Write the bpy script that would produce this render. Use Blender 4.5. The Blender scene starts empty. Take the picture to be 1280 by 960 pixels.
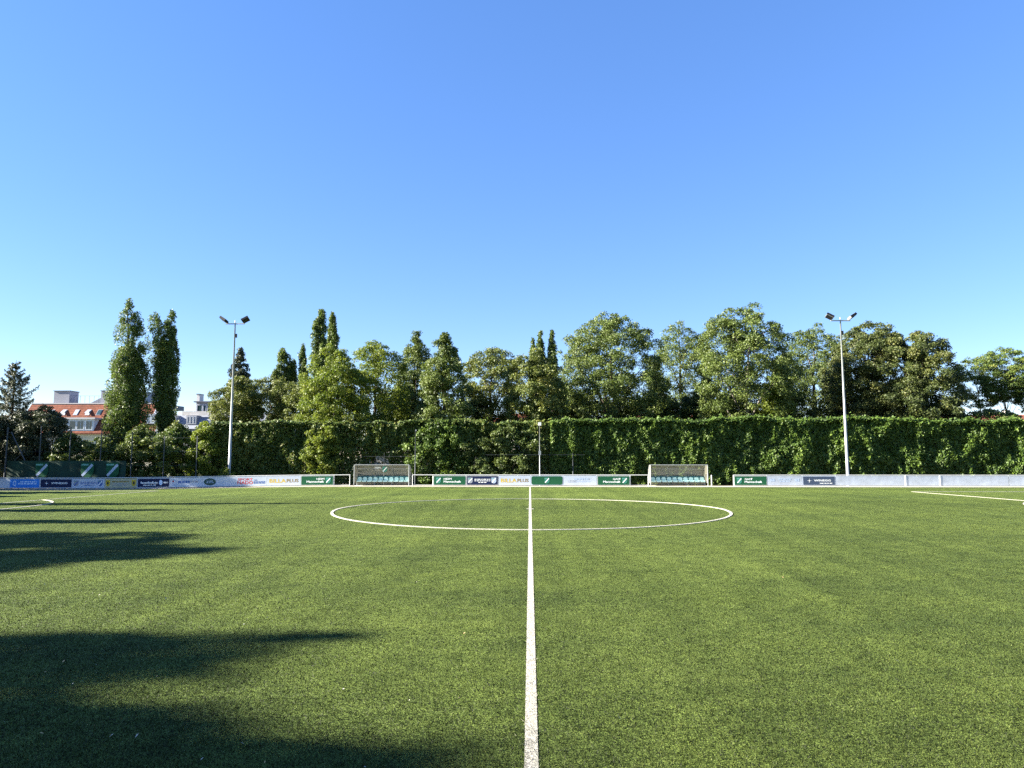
import bpy, math, random
import numpy as np
from mathutils import Vector, Matrix

R = math.radians
scene = bpy.context.scene
COL = scene.collection

# ------------------------------------------------------------------ camera, sky, sun, exposure
CAM_H, CAM_PITCH, CAM_YAW, FPX = 2.457, R(5.866), R(1.437), 887.5
cam_data = bpy.data.cameras.new('camera')
cam_data.sensor_width = 36.0
cam_data.lens = FPX / 1280 * 36
cam_data.clip_end = 6000
cam = bpy.data.objects.new('camera', cam_data)
cam.location = (-0.006, 0, CAM_H)
cam.rotation_euler = (R(90) + CAM_PITCH, 0, CAM_YAW)
COL.objects.link(cam)
scene.camera = cam

SUN_EL, SUN_AZ = R(25.0), R(-95.5)      # azimuth clockwise from +Y: just behind square-left of the camera
world = bpy.data.worlds.new('World')
scene.world = world
world.use_nodes = True
wn = world.node_tree
wn.nodes.clear()
sky = wn.nodes.new('ShaderNodeTexSky')
sky.sky_type = 'NISHITA'
sky.sun_disc = False
sky.sun_elevation = SUN_EL
sky.sun_rotation = SUN_AZ
sky.altitude = 200
sky.air_density = 1.0
sky.dust_density = 0.05
sky.ozone_density = 4.0
bg = wn.nodes.new('ShaderNodeBackground')
bg.inputs['Strength'].default_value = 0.0505
wo = wn.nodes.new('ShaderNodeOutputWorld')
hsv = wn.nodes.new('ShaderNodeHueSaturation')
hsv.inputs['Saturation'].default_value = 1.12
wn.links.new(sky.outputs[0], hsv.inputs['Color'])
tint = wn.nodes.new('ShaderNodeMix'); tint.data_type = 'RGBA'; tint.blend_type = 'MULTIPLY'
tint.inputs[0].default_value = 1.0; tint.inputs[7].default_value = (1.0, 0.905, 1.0, 1)
wn.links.new(hsv.outputs[0], tint.inputs[6])
sep = wn.nodes.new('ShaderNodeSeparateColor'); sep.mode = 'HSV'
com = wn.nodes.new('ShaderNodeCombineColor'); com.mode = 'HSV'
pw = wn.nodes.new('ShaderNodeMath'); pw.operation = 'POWER'; pw.inputs[1].default_value = 0.62
gn = wn.nodes.new('ShaderNodeMath'); gn.operation = 'MULTIPLY'; gn.inputs[1].default_value = 1.50
wn.links.new(tint.outputs[2], sep.inputs[0])
wn.links.new(sep.outputs[0], com.inputs[0]); wn.links.new(sep.outputs[1], com.inputs[1])
wn.links.new(sep.outputs[2], pw.inputs[0]); wn.links.new(pw.outputs[0], gn.inputs[0]); wn.links.new(gn.outputs[0], com.inputs[2])
wn.links.new(com.outputs[0], bg.inputs[0])
wn.links.new(bg.outputs[0], wo.inputs[0])

sun_data = bpy.data.lights.new('sun', 'SUN')
sun_data.energy = 5.0
sun_data.angle = R(0.53)
sun_data.color = (1.0, 0.93, 0.80)
sun = bpy.data.objects.new('sun', sun_data)
sun_dir = Vector((math.sin(SUN_AZ) * math.cos(SUN_EL), math.cos(SUN_AZ) * math.cos(SUN_EL), math.sin(SUN_EL)))
sun.rotation_euler = sun_dir.to_track_quat('Z', 'Y').to_euler()
COL.objects.link(sun)

scene.view_settings.view_transform = 'Standard'
scene.view_settings.look = 'None'
scene.view_settings.exposure = 2.72
scene.view_settings.gamma = 1.0
scene.view_settings.use_curve_mapping = False
scene.render.engine = 'CYCLES'
scene.cycles.use_denoising = False
scene.cycles.max_bounces = 6
scene.cycles.diffuse_bounces = 3
scene.cycles.glossy_bounces = 2
scene.cycles.transmission_bounces = 4
scene.cycles.transparent_max_bounces = 8
scene.cycles.sample_clamp_indirect = 4.0

# ------------------------------------------------------------------ helpers
_cp, _sp, _cy, _sy = math.cos(CAM_PITCH), math.sin(CAM_PITCH), math.cos(CAM_YAW), math.sin(CAM_YAW)

def at(px, py, Y):
    """world point at depth Y for a measured photo position (1280 x 960)"""
    a, b = (px - 640) / FPX, -(py - 480) / FPX
    d = _cp - b * _sp
    u = _sp + b * _cp
    dx, dy = a * _cy - d * _sy, a * _sy + d * _cy
    k = Y / dy
    return Vector((-0.006 + dx * k, Y, CAM_H + u * k))

def smooth(a, b, t):
    t = np.clip((np.asarray(t, float) - a) / (b - a), 0, 1)
    return t * t * (3 - 2 * t)

D0, CROWN = 34.0, 0.006
def gz(X, Y):
    """height of the crowned pitch and the ground round it"""
    z = -CROWN * np.minimum(np.abs(np.asarray(Y, float) - D0), 31.0)
    return z - 0.30 * smooth(16, 42, -np.asarray(X, float)) * smooth(52, 63, Y)

def tag(o, label=None, cat=None, group=None, kind=None):
    for k, v in (('label', label), ('category', cat), ('group', group), ('kind', kind)):
        if v:
            o[k] = v
    return o

def empty(name, loc, label=None, cat=None, group=None, rz=0):
    o = bpy.data.objects.new(name, None)
    o.empty_display_size = 0.3
    o.location = loc
    o.rotation_euler = (0, 0, rz)
    COL.objects.link(o)
    return tag(o, label, cat, group)

def link(name, me, parent=None, loc=(0, 0, 0)):
    o = bpy.data.objects.new(name, me)
    o.location = loc
    COL.objects.link(o)
    if parent:
        o.parent = parent
    return o

class MB:
    def __init__(s):
        s.v, s.f, s.m, s.mats = [], [], [], []
        s.cur = 0
    def mat(s, m):
        if m not in s.mats:
            s.mats.append(m)
        s.cur = s.mats.index(m)
        return s
    def face(s, pts):
        n = len(s.v)
        s.v += [tuple(p) for p in pts]
        s.f.append(tuple(range(n, n + len(pts))))
        s.m.append(s.cur)
        return s
    def box(s, x0, x1, y0, y1, z0, z1):
        n = len(s.v)
        s.v += [(x0,y0,z0),(x1,y0,z0),(x1,y1,z0),(x0,y1,z0),(x0,y0,z1),(x1,y0,z1),(x1,y1,z1),(x0,y1,z1)]
        for q in ((0,3,2,1),(4,5,6,7),(0,1,5,4),(1,2,6,5),(2,3,7,6),(3,0,4,7)):
            s.f.append(tuple(n + i for i in q)); s.m.append(s.cur)
        return s
    def hexa(s, p):
        """eight corners: bottom four (ccw), top four"""
        n = len(s.v)
        s.v += [tuple(q) for q in p]
        for q in ((0,3,2,1),(4,5,6,7),(0,1,5,4),(1,2,6,5),(2,3,7,6),(3,0,4,7)):
            s.f.append(tuple(n + i for i in q)); s.m.append(s.cur)
        return s
    def tube(s, pts, rad, seg=8, cap=True):
        pts = [Vector(p) for p in pts]
        if not hasattr(rad, '__len__'):
            rad = [rad] * len(pts)
        base = len(s.v)
        for i, p in enumerate(pts):
            d = (pts[min(i + 1, len(pts) - 1)] - pts[max(i - 1, 0)]).normalized()
            ref = Vector((0, 0, 1)) if abs(d.z) < 0.9 else Vector((1, 0, 0))
            a = d.cross(ref).normalized(); b = d.cross(a).normalized()
            for k in range(seg):
                t = 2 * math.pi * k / seg
                s.v.append(tuple(p + (a * math.cos(t) + b * math.sin(t)) * rad[i]))
        for i in range(len(pts) - 1):
            for k in range(seg):
                k2 = (k + 1) % seg
                s.f.append((base + i*seg + k, base + i*seg + k2, base + (i+1)*seg + k2, base + (i+1)*seg + k)); s.m.append(s.cur)
        if cap:
            s.f.append(tuple(base + k for k in range(seg))); s.m.append(s.cur)
            e = base + (len(pts) - 1) * seg
            s.f.append(tuple(e + k for k in reversed(range(seg)))); s.m.append(s.cur)
        return s
    def plate(s, pts2, y0, y1):
        """outline in (x, z) turned into a plate between y0 (front) and y1"""
        n = len(pts2)
        a = len(s.v)
        s.v += [(x, y0, z) for x, z in pts2] + [(x, y1, z) for x, z in pts2]
        s.f.append(tuple(range(a, a + n))); s.m.append(s.cur)
        s.f.append(tuple(range(a + 2*n - 1, a + n - 1, -1))); s.m.append(s.cur)
        for i in range(n):
            j = (i + 1) % n
            s.f.append((a + i, a + n + i, a + n + j, a + j)); s.m.append(s.cur)
        return s
    def mesh(s, name, smooth_shade=False):
        me = bpy.data.meshes.new(name)
        me.from_pydata(s.v, [], s.f)
        for m in s.mats:
            me.materials.append(m)
        me.polygons.foreach_set('material_index', s.m)
        if smooth_shade:
            me.polygons.foreach_set('use_smooth', [True] * len(s.f))
        me.update()
        return me
    def build(s, name, m, parent=None, loc=(0, 0, 0), smooth_shade=False):
        if not s.mats:
            s.mats.append(m)
        return link(name, s.mesh(name, smooth_shade), parent, loc)

def np_mesh(name, verts, nper, mats, mat_idx=None, tone=None):
    """verts (N*nper, 3): N separate polygons of nper corners each"""
    verts = np.ascontiguousarray(verts, np.float32)
    nv = len(verts); nf = nv // nper
    me = bpy.data.meshes.new(name)
    me.vertices.add(nv); me.vertices.foreach_set('co', verts.ravel())
    me.loops.add(nv); me.loops.foreach_set('vertex_index', np.arange(nv, dtype=np.int32))
    me.polygons.add(nf); me.polygons.foreach_set('loop_start', np.arange(0, nv, nper, dtype=np.int32))
    for m in mats:
        me.materials.append(m)
    if mat_idx is not None:
        me.polygons.foreach_set('material_index', np.asarray(mat_idx, np.int32))
    me.update(calc_edges=True)
    if tone is not None:
        at_ = me.attributes.new('tone', 'FLOAT', 'FACE')
        at_.data.foreach_set('value', np.asarray(tone, np.float32))
    return me

# ------------------------------------------------------------------ materials
def new_mat(name):
    m = bpy.data.materials.new(name)
    m.use_nodes = True
    nt = m.node_tree
    return m, nt, nt.nodes['Principled BSDF']

def noise(nt, scale, detail=3, rough=0.55, coord='Object', stretch=None):
    tc = nt.nodes.new('ShaderNodeTexCoord')
    n = nt.nodes.new('ShaderNodeTexNoise')
    n.inputs['Scale'].default_value = scale
    n.inputs['Detail'].default_value = detail
    n.inputs['Roughness'].default_value = rough
    if stretch:
        mp = nt.nodes.new('ShaderNodeMapping')
        mp.inputs['Scale'].default_value = stretch
        nt.links.new(tc.outputs[coord], mp.inputs[0]); nt.links.new(mp.outputs[0], n.inputs['Vector'])
    else:
        nt.links.new(tc.outputs[coord], n.inputs['Vector'])
    return n

def ramp(nt, src, stops):
    r = nt.nodes.new('ShaderNodeValToRGB')
    e = r.color_ramp.elements
    while len(e) < len(stops):
        e.new(0.5)
    for i, (p, c) in enumerate(stops):
        e[i].position = p; e[i].color = (*c, 1)
    nt.links.new(src, r.inputs[0])
    return r

def mixc(nt, a, b, fac, mode='MIX'):
    x = nt.nodes.new('ShaderNodeMix'); x.data_type = 'RGBA'; x.blend_type = mode
    for s, v in ((0, fac), (6, a), (7, b)):
        if hasattr(v, 'is_output') or hasattr(v, 'links'):
            nt.links.new(v, x.inputs[s])
        else:
            x.inputs[s].default_value = v if s == 0 else (*v, 1)
    return x.outputs[2]

def plain(name, c, rough=0.6, metal=0.0, vary=0.12, scale=6.0, bump=0.0, spec=0.4):
    """paint, plastic or metal with a little soiling"""
    m, nt, p = new_mat(name)
    n = noise(nt, scale, 4)
    lo = tuple(max(0, x * (1 - vary)) for x in c); hi = tuple(min(1, x * (1 + vary)) for x in c)
    r = ramp(nt, n.outputs[0], [(0.3, lo), (0.7, hi)])
    nt.links.new(r.outputs[0], p.inputs['Base Color'])
    p.inputs['Roughness'].default_value = rough
    p.inputs['Metallic'].default_value = metal
    p.inputs['Specular IOR Level'].default_value = spec
    if bump:
        b = nt.nodes.new('ShaderNodeBump'); b.inputs['Strength'].default_value = bump; b.inputs['Distance'].default_value = 0.02
        n2 = noise(nt, scale * 8, 4)
        nt.links.new(n2.outputs[0], b.inputs['Height']); nt.links.new(b.outputs[0], p.inputs['Normal'])
    return m

def leaf_mat(name, lo, mid, hi, trans=0.28, rough=0.55):
    m, nt, p = new_mat(name)
    a = nt.nodes.new('ShaderNodeAttribute'); a.attribute_name = 'tone'
    r = ramp(nt, a.outputs['Fac'], [(0.0, lo), (0.55, mid), (1.0, hi)])
    nt.links.new(r.outputs[0], p.inputs['Base Color'])
    p.inputs['Roughness'].default_value = rough
    p.inputs['Specular IOR Level'].default_value = 0.35
    t = nt.nodes.new('ShaderNodeBsdfTranslucent')
    t_c = mixc(nt, r.outputs[0], (1.0, 0.95, 0.35), 0.35, 'MULTIPLY')
    nt.links.new(t_c, t.inputs[0])
    mx = nt.nodes.new('ShaderNodeMixShader'); mx.inputs[0].default_value = trans
    nt.links.new(p.outputs[0], mx.inputs[1]); nt.links.new(t.outputs[0], mx.inputs[2])
    nt.links.new(mx.outputs[0], nt.nodes['Material Output'].inputs[0])
    return m

def turf_mat(name, cols, blade):
    m, nt, p = new_mat(name)
    n1 = noise(nt, 0.16, 4, 0.6, stretch=(0.45, 1.0, 1.0))
    n2 = noise(nt, 2.3, 4, 0.65)
    c1 = ramp(nt, n1.outputs[0], [(0.30, cols[0]), (0.52, cols[1]), (0.74, cols[2])])
    c2 = ramp(nt, n2.outputs[0], [(0.32, (0.72, 0.74, 0.72)), (0.68, (1.18, 1.15, 1.12))])
    n5 = noise(nt, 1.0, 3, 0.6, stretch=(1.0, 0.035, 1.0))      # brushing direction along the pitch width
    c5 = ramp(nt, n5.outputs[0], [(0.32, (0.81, 0.82, 0.84)), (0.68, (1.17, 1.15, 1.12))])
    n6 = noise(nt, 0.42, 5, 0.62, stretch=(0.5, 1.0, 1.0))       # worn and flattened patches
    c6 = ramp(nt, n6.outputs[0], [(0.28, (0.78, 0.80, 0.83)), (0.46, (1, 1, 1)), (0.72, (1.10, 1.08, 1.0))])
    c = mixc(nt, c1.outputs[0], c2.outputs[0], 1.0, 'MULTIPLY')
    c = mixc(nt, c, c5.outputs[0], 1.0, 'MULTIPLY')
    c = mixc(nt, c, c6.outputs[0], 1.0, 'MULTIPLY')
    if blade:
        a = nt.nodes.new('ShaderNodeAttribute'); a.attribute_name = 'tone'
        c3 = ramp(nt, a.outputs['Fac'], [(0.0, (0.08, 0.10, 0.10)), (0.4, (0.38, 0.42, 0.40)), (0.7, (1.2, 1.2, 1.15)), (0.9, (2.5, 2.3, 2.3)), (1.0, (4.4, 3.8, 4.4))])
        c = mixc(nt, c, c3.outputs[0], 1.0, 'MULTIPLY')
    else:
        n3 = noise(nt, 60, 3, 0.7)
        c3 = ramp(nt, n3.outputs[0], [(0.36, (0.10, 0.12, 0.12)), (0.52, (0.8, 0.8, 0.8)), (0.66, (1.7, 1.65, 1.7))])
        c = mixc(nt, c, c3.outputs[0], 1.0, 'MULTIPLY')
        b = nt.nodes.new('ShaderNodeBump'); b.inputs['Strength'].default_value = 0.9; b.inputs['Distance'].default_value = 0.03
        n4 = noise(nt, 45, 3, 0.7)
        nt.links.new(n4.outputs[0], b.inputs['Height']); nt.links.new(b.outputs[0], p.inputs['Normal'])
    nt.links.new(c, p.inputs['Base Color'])
    p.inputs['Roughness'].default_value = 0.55 if blade else 0.8
    p.inputs['Specular IOR Level'].default_value = 0.15 if blade else 0.05
    if blade:
        t = nt.nodes.new('ShaderNodeBsdfTranslucent')
        nt.links.new(c, t.inputs[0])
        mx = nt.nodes.new('ShaderNodeMixShader'); mx.inputs[0].default_value = 0.35
        nt.links.new(p.outputs[0], mx.inputs[1]); nt.links.new(t.outputs[0], mx.inputs[2])
        nt.links.new(mx.outputs[0], nt.nodes['Material Output'].inputs[0])
    return m

GREEN = [(0.0236, 0.0345, 0.0088), (0.0322, 0.0450, 0.0106), (0.0386, 0.0526, 0.0126)]
M = {}
M['turf'] = turf_mat('turf_backing', [tuple(x * 2.9 for x in c) for c in GREEN], False)
M['blade'] = turf_mat('turf_fibre', GREEN, True)
M['line_blade'] = turf_mat('white_fibre', [(0.25, 0.235, 0.205), (0.29, 0.275, 0.24), (0.33, 0.31, 0.275)], True)
M['line'] = plain('line_paint', (0.36, 0.345, 0.29), 0.9, vary=0.45, scale=40, bump=0.8, spec=0.1)
M['soil'] = plain('soil', (0.075, 0.062, 0.042), 0.95, vary=0.4, scale=1.2, bump=0.6)
M['ground'] = plain('field_ground', (0.07, 0.085, 0.04), 0.95, vary=0.4, scale=0.08)
M['kerb'] = plain('kerb_concrete', (0.46, 0.43, 0.34), 0.9, vary=0.2, scale=3, bump=0.3)
M['galv'] = plain('galvanised_steel', (0.29, 0.31, 0.32), 0.55, 0.3, vary=0.15, scale=5)
M['galv_dull'] = plain('dull_grey_steel', (0.30, 0.32, 0.33), 0.55, 0.6, vary=0.2, scale=5)
M['whitemetal'] = plain('white_painted_rail', (0.50, 0.51, 0.51), 0.45, vary=0.08, scale=7)
M['dark'] = plain('dark_housing', (0.012, 0.013, 0.016), 0.5, spec=0.15)
M['lens'] = plain('lamp_glass', (0.015, 0.017, 0.02), 0.4, spec=0.2)
M['white'] = plain('white_board', (0.43, 0.48, 0.57), 0.45, vary=0.06, scale=2.5)
M['offwhite'] = plain('weathered_white_board', (0.36, 0.40, 0.47), 0.5, vary=0.14, scale=1.8)
M['cream'] = plain('cream_board', (0.40, 0.37, 0.24), 0.5, vary=0.06, scale=2.5)
M['navy'] = plain('navy_board', (0.012, 0.020, 0.060), 0.6, vary=0.1, spec=0.12)
M['slate'] = plain('slate_blue_board', (0.045, 0.065, 0.110), 0.6, vary=0.1, spec=0.12)
M['blue'] = plain('blue_board', (0.035, 0.20, 0.62), 0.6, vary=0.08, spec=0.12)
M['bgreen'] = plain('green_board', (0.014, 0.085, 0.040), 0.6, vary=0.1, spec=0.12)
M['bgreen2'] = plain('crest_green', (0.045, 0.19, 0.14), 0.6, vary=0.1, spec=0.12)
M['teal'] = plain('teal_ink', (0.12, 0.32, 0.29), 0.5)
M['ink_w'] = plain('white_ink', (0.78, 0.80, 0.80), 0.5, vary=0.03)
M['ink_pale'] = plain('pale_blue_ink', (0.42, 0.58, 0.82), 0.5, vary=0.05)
M['ink_faded'] = plain('faded_blue_ink', (0.36, 0.44, 0.58), 0.5, vary=0.1)
M['ink_blue'] = plain('blue_ink', (0.04, 0.10, 0.30), 0.5)
M['ink_red'] = plain('red_ink', (0.42, 0.015, 0.015), 0.5)
M['ink_black'] = plain('black_ink', (0.02, 0.02, 0.022), 0.5)
M['ink_yellow'] = plain('yellow_ink', (0.52, 0.36, 0.012), 0.5, vary=0.05)
M['ink_gold'] = plain('dark_yellow_ink', (0.20, 0.125, 0.006), 0.5, vary=0.05)
M['ink_grey'] = plain('grey_ink', (0.25, 0.27, 0.32), 0.5)
M['oval'] = plain('dark_green_ink', (0.015, 0.06, 0.055), 0.5)
M['banner'] = plain('green_banner_cloth', (0.007, 0.036, 0.024), 0.8, vary=0.35, scale=1.2)  # cloth green darkened to carry the shade it hangs in
M['screen'] = plain('dark_green_backing', (0.012, 0.025, 0.012), 0.9, vary=0.3)
M['seat'] = plain('turquoise_seat_plastic', (0.44, 0.64, 0.62), 0.35, vary=0.06)
M['seatback'] = plain('dark_teal_panel', (0.02, 0.13, 0.15), 0.5)
M['bark'] = plain('bark', (0.085, 0.065, 0.048), 0.95, vary=0.35, scale=4, bump=0.8)
M['bark_pale'] = plain('pale_bark', (0.20, 0.175, 0.14), 0.95, vary=0.3, scale=4, bump=0.6)
M['wall_pale'] = plain('pale_render', (0.55, 0.52, 0.49), 0.9, vary=0.08, scale=0.6)
M['wall_grey'] = plain('grey_render', (0.27, 0.27, 0.31), 0.9, vary=0.08, scale=0.6)
M['wall_cream'] = plain('cream_render', (0.56, 0.50, 0.38), 0.9, vary=0.08, scale=0.6)
M['zinc'] = plain('zinc_sheet', (0.22, 0.24, 0.29), 0.5, 0.3, vary=0.12, scale=0.8)
M['fence'] = plain('dull_fence_steel', (0.055, 0.065, 0.075), 0.6, 0.2, vary=0.2)
M['zinc_dark'] = plain('dark_zinc', (0.12, 0.13, 0.16), 0.5, 0.3, vary=0.12, scale=0.8)
M['pane'] = plain('window_pane', (0.03, 0.055, 0.06), 0.12, spec=0.8)
M['pane_sky'] = plain('skylight_pane', (0.32, 0.36, 0.42), 0.12, spec=0.9)
M['frame'] = plain('white_window_frame', (0.56, 0.58, 0.63), 0.5, vary=0.04)
M['gutter'] = plain('pale_gutter', (0.42, 0.40, 0.40), 0.5, vary=0.05)

def roof_mat(name, c):
    m, nt, p = new_mat(name)
    tc = nt.nodes.new('ShaderNodeTexCoord')
    br = nt.nodes.new('ShaderNodeTexBrick')
    br.inputs['Scale'].default_value = 1.0
    br.inputs['Brick Width'].default_value = 0.24; br.inputs['Row Height'].default_value = 0.34
    br.inputs['Mortar Size'].default_value = 0.03
    br.inputs['Color1'].default_value = (*c, 1)
    br.inputs['Color2'].default_value = (c[0] * 0.72, c[1] * 0.68, c[2] * 0.7, 1)
    br.inputs['Mortar'].default_value = (c[0] * 0.3, c[1] * 0.3, c[2] * 0.3, 1)
    mp = nt.nodes.new('ShaderNodeMapping'); mp.inputs['Rotation'].default_value = (R(-90), 0, 0)
    nt.links.new(tc.outputs['Object'], mp.inputs[0]); nt.links.new(mp.outputs[0], br.inputs['Vector'])
    n = noise(nt, 0.9, 4)
    r = ramp(nt, n.outputs[0], [(0.3, (0.7, 0.7, 0.72)), (0.7, (1.15, 1.1, 1.1))])
    cc = mixc(nt, br.outputs[0], r.outputs[0], 1.0, 'MULTIPLY')
    nt.links.new(cc, p.inputs['Base Color'])
    p.inputs['Roughness'].default_value = 0.9
    p.inputs['Specular IOR Level'].default_value = 0.1
    b = nt.nodes.new('ShaderNodeBump'); b.inputs['Strength'].default_value = 0.6; b.inputs['Distance'].default_value = 0.05
    nt.links.new(br.outputs['Fac'], b.inputs['Height']); b.invert = True
    nt.links.new(b.outputs[0], p.inputs['Normal'])
    return m
M['tile'] = roof_mat('orange_roof_tile', (0.23, 0.088, 0.056))
M['tile2'] = roof_mat('red_roof_tile', (0.25, 0.095, 0.06))

def clear_mat():
    """hazy polycarbonate sheet: mostly see-through, with a painted milky reflection"""
    m, nt, p = new_mat('hazy_polycarbonate')
    p.inputs['Base Color'].default_value = (0.33, 0.32, 0.28, 1)  # beige of the reflection put into the sheet colour
    p.inputs['Roughness'].default_value = 0.25
    t = nt.nodes.new('ShaderNodeBsdfTransparent'); t.inputs[0].default_value = (0.86, 0.84, 0.78, 1)
    n = noise(nt, 2.0, 4, stretch=(0.4, 1, 2.5))
    r = ramp(nt, n.outputs[0], [(0.3, (0.38, 0.38, 0.38)), (0.7, (0.62, 0.62, 0.62))])
    mx = nt.nodes.new('ShaderNodeMixShader')
    nt.links.new(r.outputs[0], mx.inputs[0])
    nt.links.new(p.outputs[0], mx.inputs[2]); nt.links.new(t.outputs[0], mx.inputs[1])
    nt.links.new(mx.outputs[0], nt.nodes['Material Output'].inputs[0])
    return m
M['clear'] = clear_mat()

L = {
    'mid':    leaf_mat('leaf_mid_green', (0.041, 0.063, 0.013), (0.086, 0.123, 0.022), (0.142, 0.174, 0.034)),
    'bright': leaf_mat('leaf_yellow_green', (0.066, 0.105, 0.013), (0.132, 0.177, 0.020), (0.211, 0.238, 0.035), 0.42),
    'olive':  leaf_mat('leaf_olive', (0.053, 0.078, 0.014), (0.106, 0.134, 0.024), (0.189, 0.189, 0.036)),
    'dark':   leaf_mat('leaf_dark_green', (0.032, 0.054, 0.012), (0.070, 0.103, 0.020), (0.128, 0.155, 0.032)),
    'chestnut': leaf_mat('leaf_chestnut', (0.028, 0.045, 0.012), (0.060, 0.080, 0.018), (0.130, 0.132, 0.030)),
    'poplar': leaf_mat('leaf_poplar', (0.044, 0.076, 0.017), (0.092, 0.138, 0.029), (0.154, 0.199, 0.047), 0.36, 0.5),
    'spruce': leaf_mat('spruce_needle', (0.025, 0.037, 0.018), (0.048, 0.064, 0.030), (0.090, 0.093, 0.040), 0.12, 0.6),
    'robinia': leaf_mat('leaf_ash_green', (0.043, 0.076, 0.018), (0.090, 0.140, 0.027), (0.214, 0.215, 0.038), 0.4),
    'ivy':    leaf_mat('leaf_creeper', (0.033, 0.064, 0.011), (0.070, 0.122, 0.017), (0.141, 0.204, 0.027), 0.3),
    'ivy_r':  leaf_mat('leaf_creeper_reddening', (0.040, 0.068, 0.012), (0.081, 0.124, 0.020), (0.167, 0.155, 0.032), 0.3),
}

# ------------------------------------------------------------------ ground, pitch, markings
def sheet(name, xs, ys, zoff, m, fn=gz):
    X, Yg = np.meshgrid(xs, ys)
    Z = fn(X, Yg) + zoff
    v = np.stack([X.ravel(), Yg.ravel(), Z.ravel()], 1)
    nx = len(xs)
    f = [(j*nx+i, j*nx+i+1, (j+1)*nx+i+1, (j+1)*nx+i) for j in range(len(ys)-1) for i in range(nx-1)]
    me = bpy.data.meshes.new(name)
    me.from_pydata(v.tolist(), [], f); me.materials.append(m); me.update()
    o = link(name, me)
    o['kind'] = 'structure'
    return o

far = np.concatenate([[-3000, -900, -300, -120], np.arange(-70, 71, 5.0), [120, 300, 900, 3000]])
fary = np.concatenate([[-600, -150, -40, 0], np.arange(3, 76, 3.0), [90, 140, 300, 900, 4000]])
sheet('ground', far, fary, -0.06, M['ground'])
sheet('soil_strip', np.arange(-80, 81, 4.0), np.array([64.9, 66, 68, 70, 73, 78]), -0.03, M['soil'])
TURF_Y1 = 64.25
sheet('artificial_turf_pitch', np.arange(-50, 51, 2.0), np.concatenate([np.arange(-2, 64, 2.0), [TURF_Y1]]), 0.0, M['turf'])
# pale paved strip with a low edging at the far side of the turf
sheet('paved_strip', np.arange(-60, 61, 3.0), np.array([TURF_Y1 - .9, TURF_Y1, 65.1]), 0.035, M['kerb'])
XP, LW, HALF_W, HALF_L = 28.44, 0.12, 28.9, 44.94
def ribbon(name, L_, R_, z, skirt):
    """line of thick white pile between two edges, with side faces down to the turf"""
    n = len(L_); v, f = [], []
    for (a, b) in zip(L_, R_):
        for p, zz in ((a, -.01), (a, z), (b, z), (b, -.01)):
            v.append((p[0], p[1], float(gz(p[0], p[1])) + zz))
    for i in range(n - 1):
        for k in ((0, 1, 2) if skirt else (1,)):
            f.append((4*i + k, 4*i + k + 1, 4*i + k + 5, 4*i + k + 4))
    me = bpy.data.meshes.new(name); me.from_pydata(v, [], f); me.materials.append(M['line']); me.update()
    o = link(name, me); o['kind'] = 'structure'
    return o
def strip(name, p0, p1, w, z=0.020, skirt=True):
    p0, p1 = np.array(p0, float), np.array(p1, float)
    n = max(2, int(np.linalg.norm(p1 - p0) / 1.5))
    d = (p1 - p0) / np.linalg.norm(p1 - p0); q = np.array([-d[1], d[0]]) * w / 2
    c = [p0 + (p1 - p0) * i / n for i in range(n + 1)]
    return ribbon(name, [e - q for e in c], [e + q for e in c], z, skirt)
def arc(name, cx, cy, r, a0, a1, z=0.022):
    n = int(abs(a1 - a0) / R(2.5))
    ts = [a0 + (a1 - a0) * i / n for i in range(n + 1)]
    e = lambda rr: [(cx + rr * math.cos(t), cy + rr * math.sin(t)) for t in ts]
    return ribbon(name, e(r - LW), e(r), z, True)
strip('halfway_line', (0, D0 - HALF_W), (0, D0 + HALF_W - .06), LW, .006, False)
strip('touchline', (-HALF_L, D0 + HALF_W), (HALF_L, D0 + HALF_W), LW)
strip('touchline', (-HALF_L, D0 - HALF_W), (HALF_L, D0 - HALF_W), LW)
arc('centre_circle', 0, D0, 9.15, 0, 2 * math.pi)
strip('centre_mark', (-.17, D0), (.17, D0), .16, 0.026)
for s in (-1, 1):
    strip('goal_line', (s*HALF_L, D0-HALF_W+.06), (s*HALF_L, D0+HALF_W-.06), LW)
    strip('penalty_area_line', (s*XP, D0-20.16), (s*XP, D0+20.16), LW, .014, True)
    for t in (-1, 1):
        strip('penalty_area_line', (s*(XP+.06), D0+t*20.10), (s*(HALF_L-.06), D0+t*20.10), LW)
    a = math.acos(5.5 / 9.15)
    arc('penalty_arc', s*(HALF_L-11), D0, 9.15, (math.pi - a) if s > 0 else -a, (math.pi + a) if s > 0 else a)

# ------------------------------------------------------------------ turf fibres
def is_line(X, Y):
    w = LW / 2
    h = (np.abs(X) < w)
    c = np.abs(np.hypot(X, Y - D0) - (9.15 - w)) < w
    t = np.abs(Y - (D0 + HALF_W)) < w
    p = (np.abs(np.abs(X) - XP) < w) & (np.abs(Y - D0) < 20.16)
    q = (np.abs(np.abs(Y - D0) - 20.10) < w) & (np.abs(X) > XP) & (np.abs(X) < HALF_L)
    s = (np.abs(np.hypot(np.abs(X) - (HALF_L - 11), Y - D0) - (9.15 - w)) < w) & (np.abs(X) < XP)
    return h | c | t | p | q | s

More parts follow.
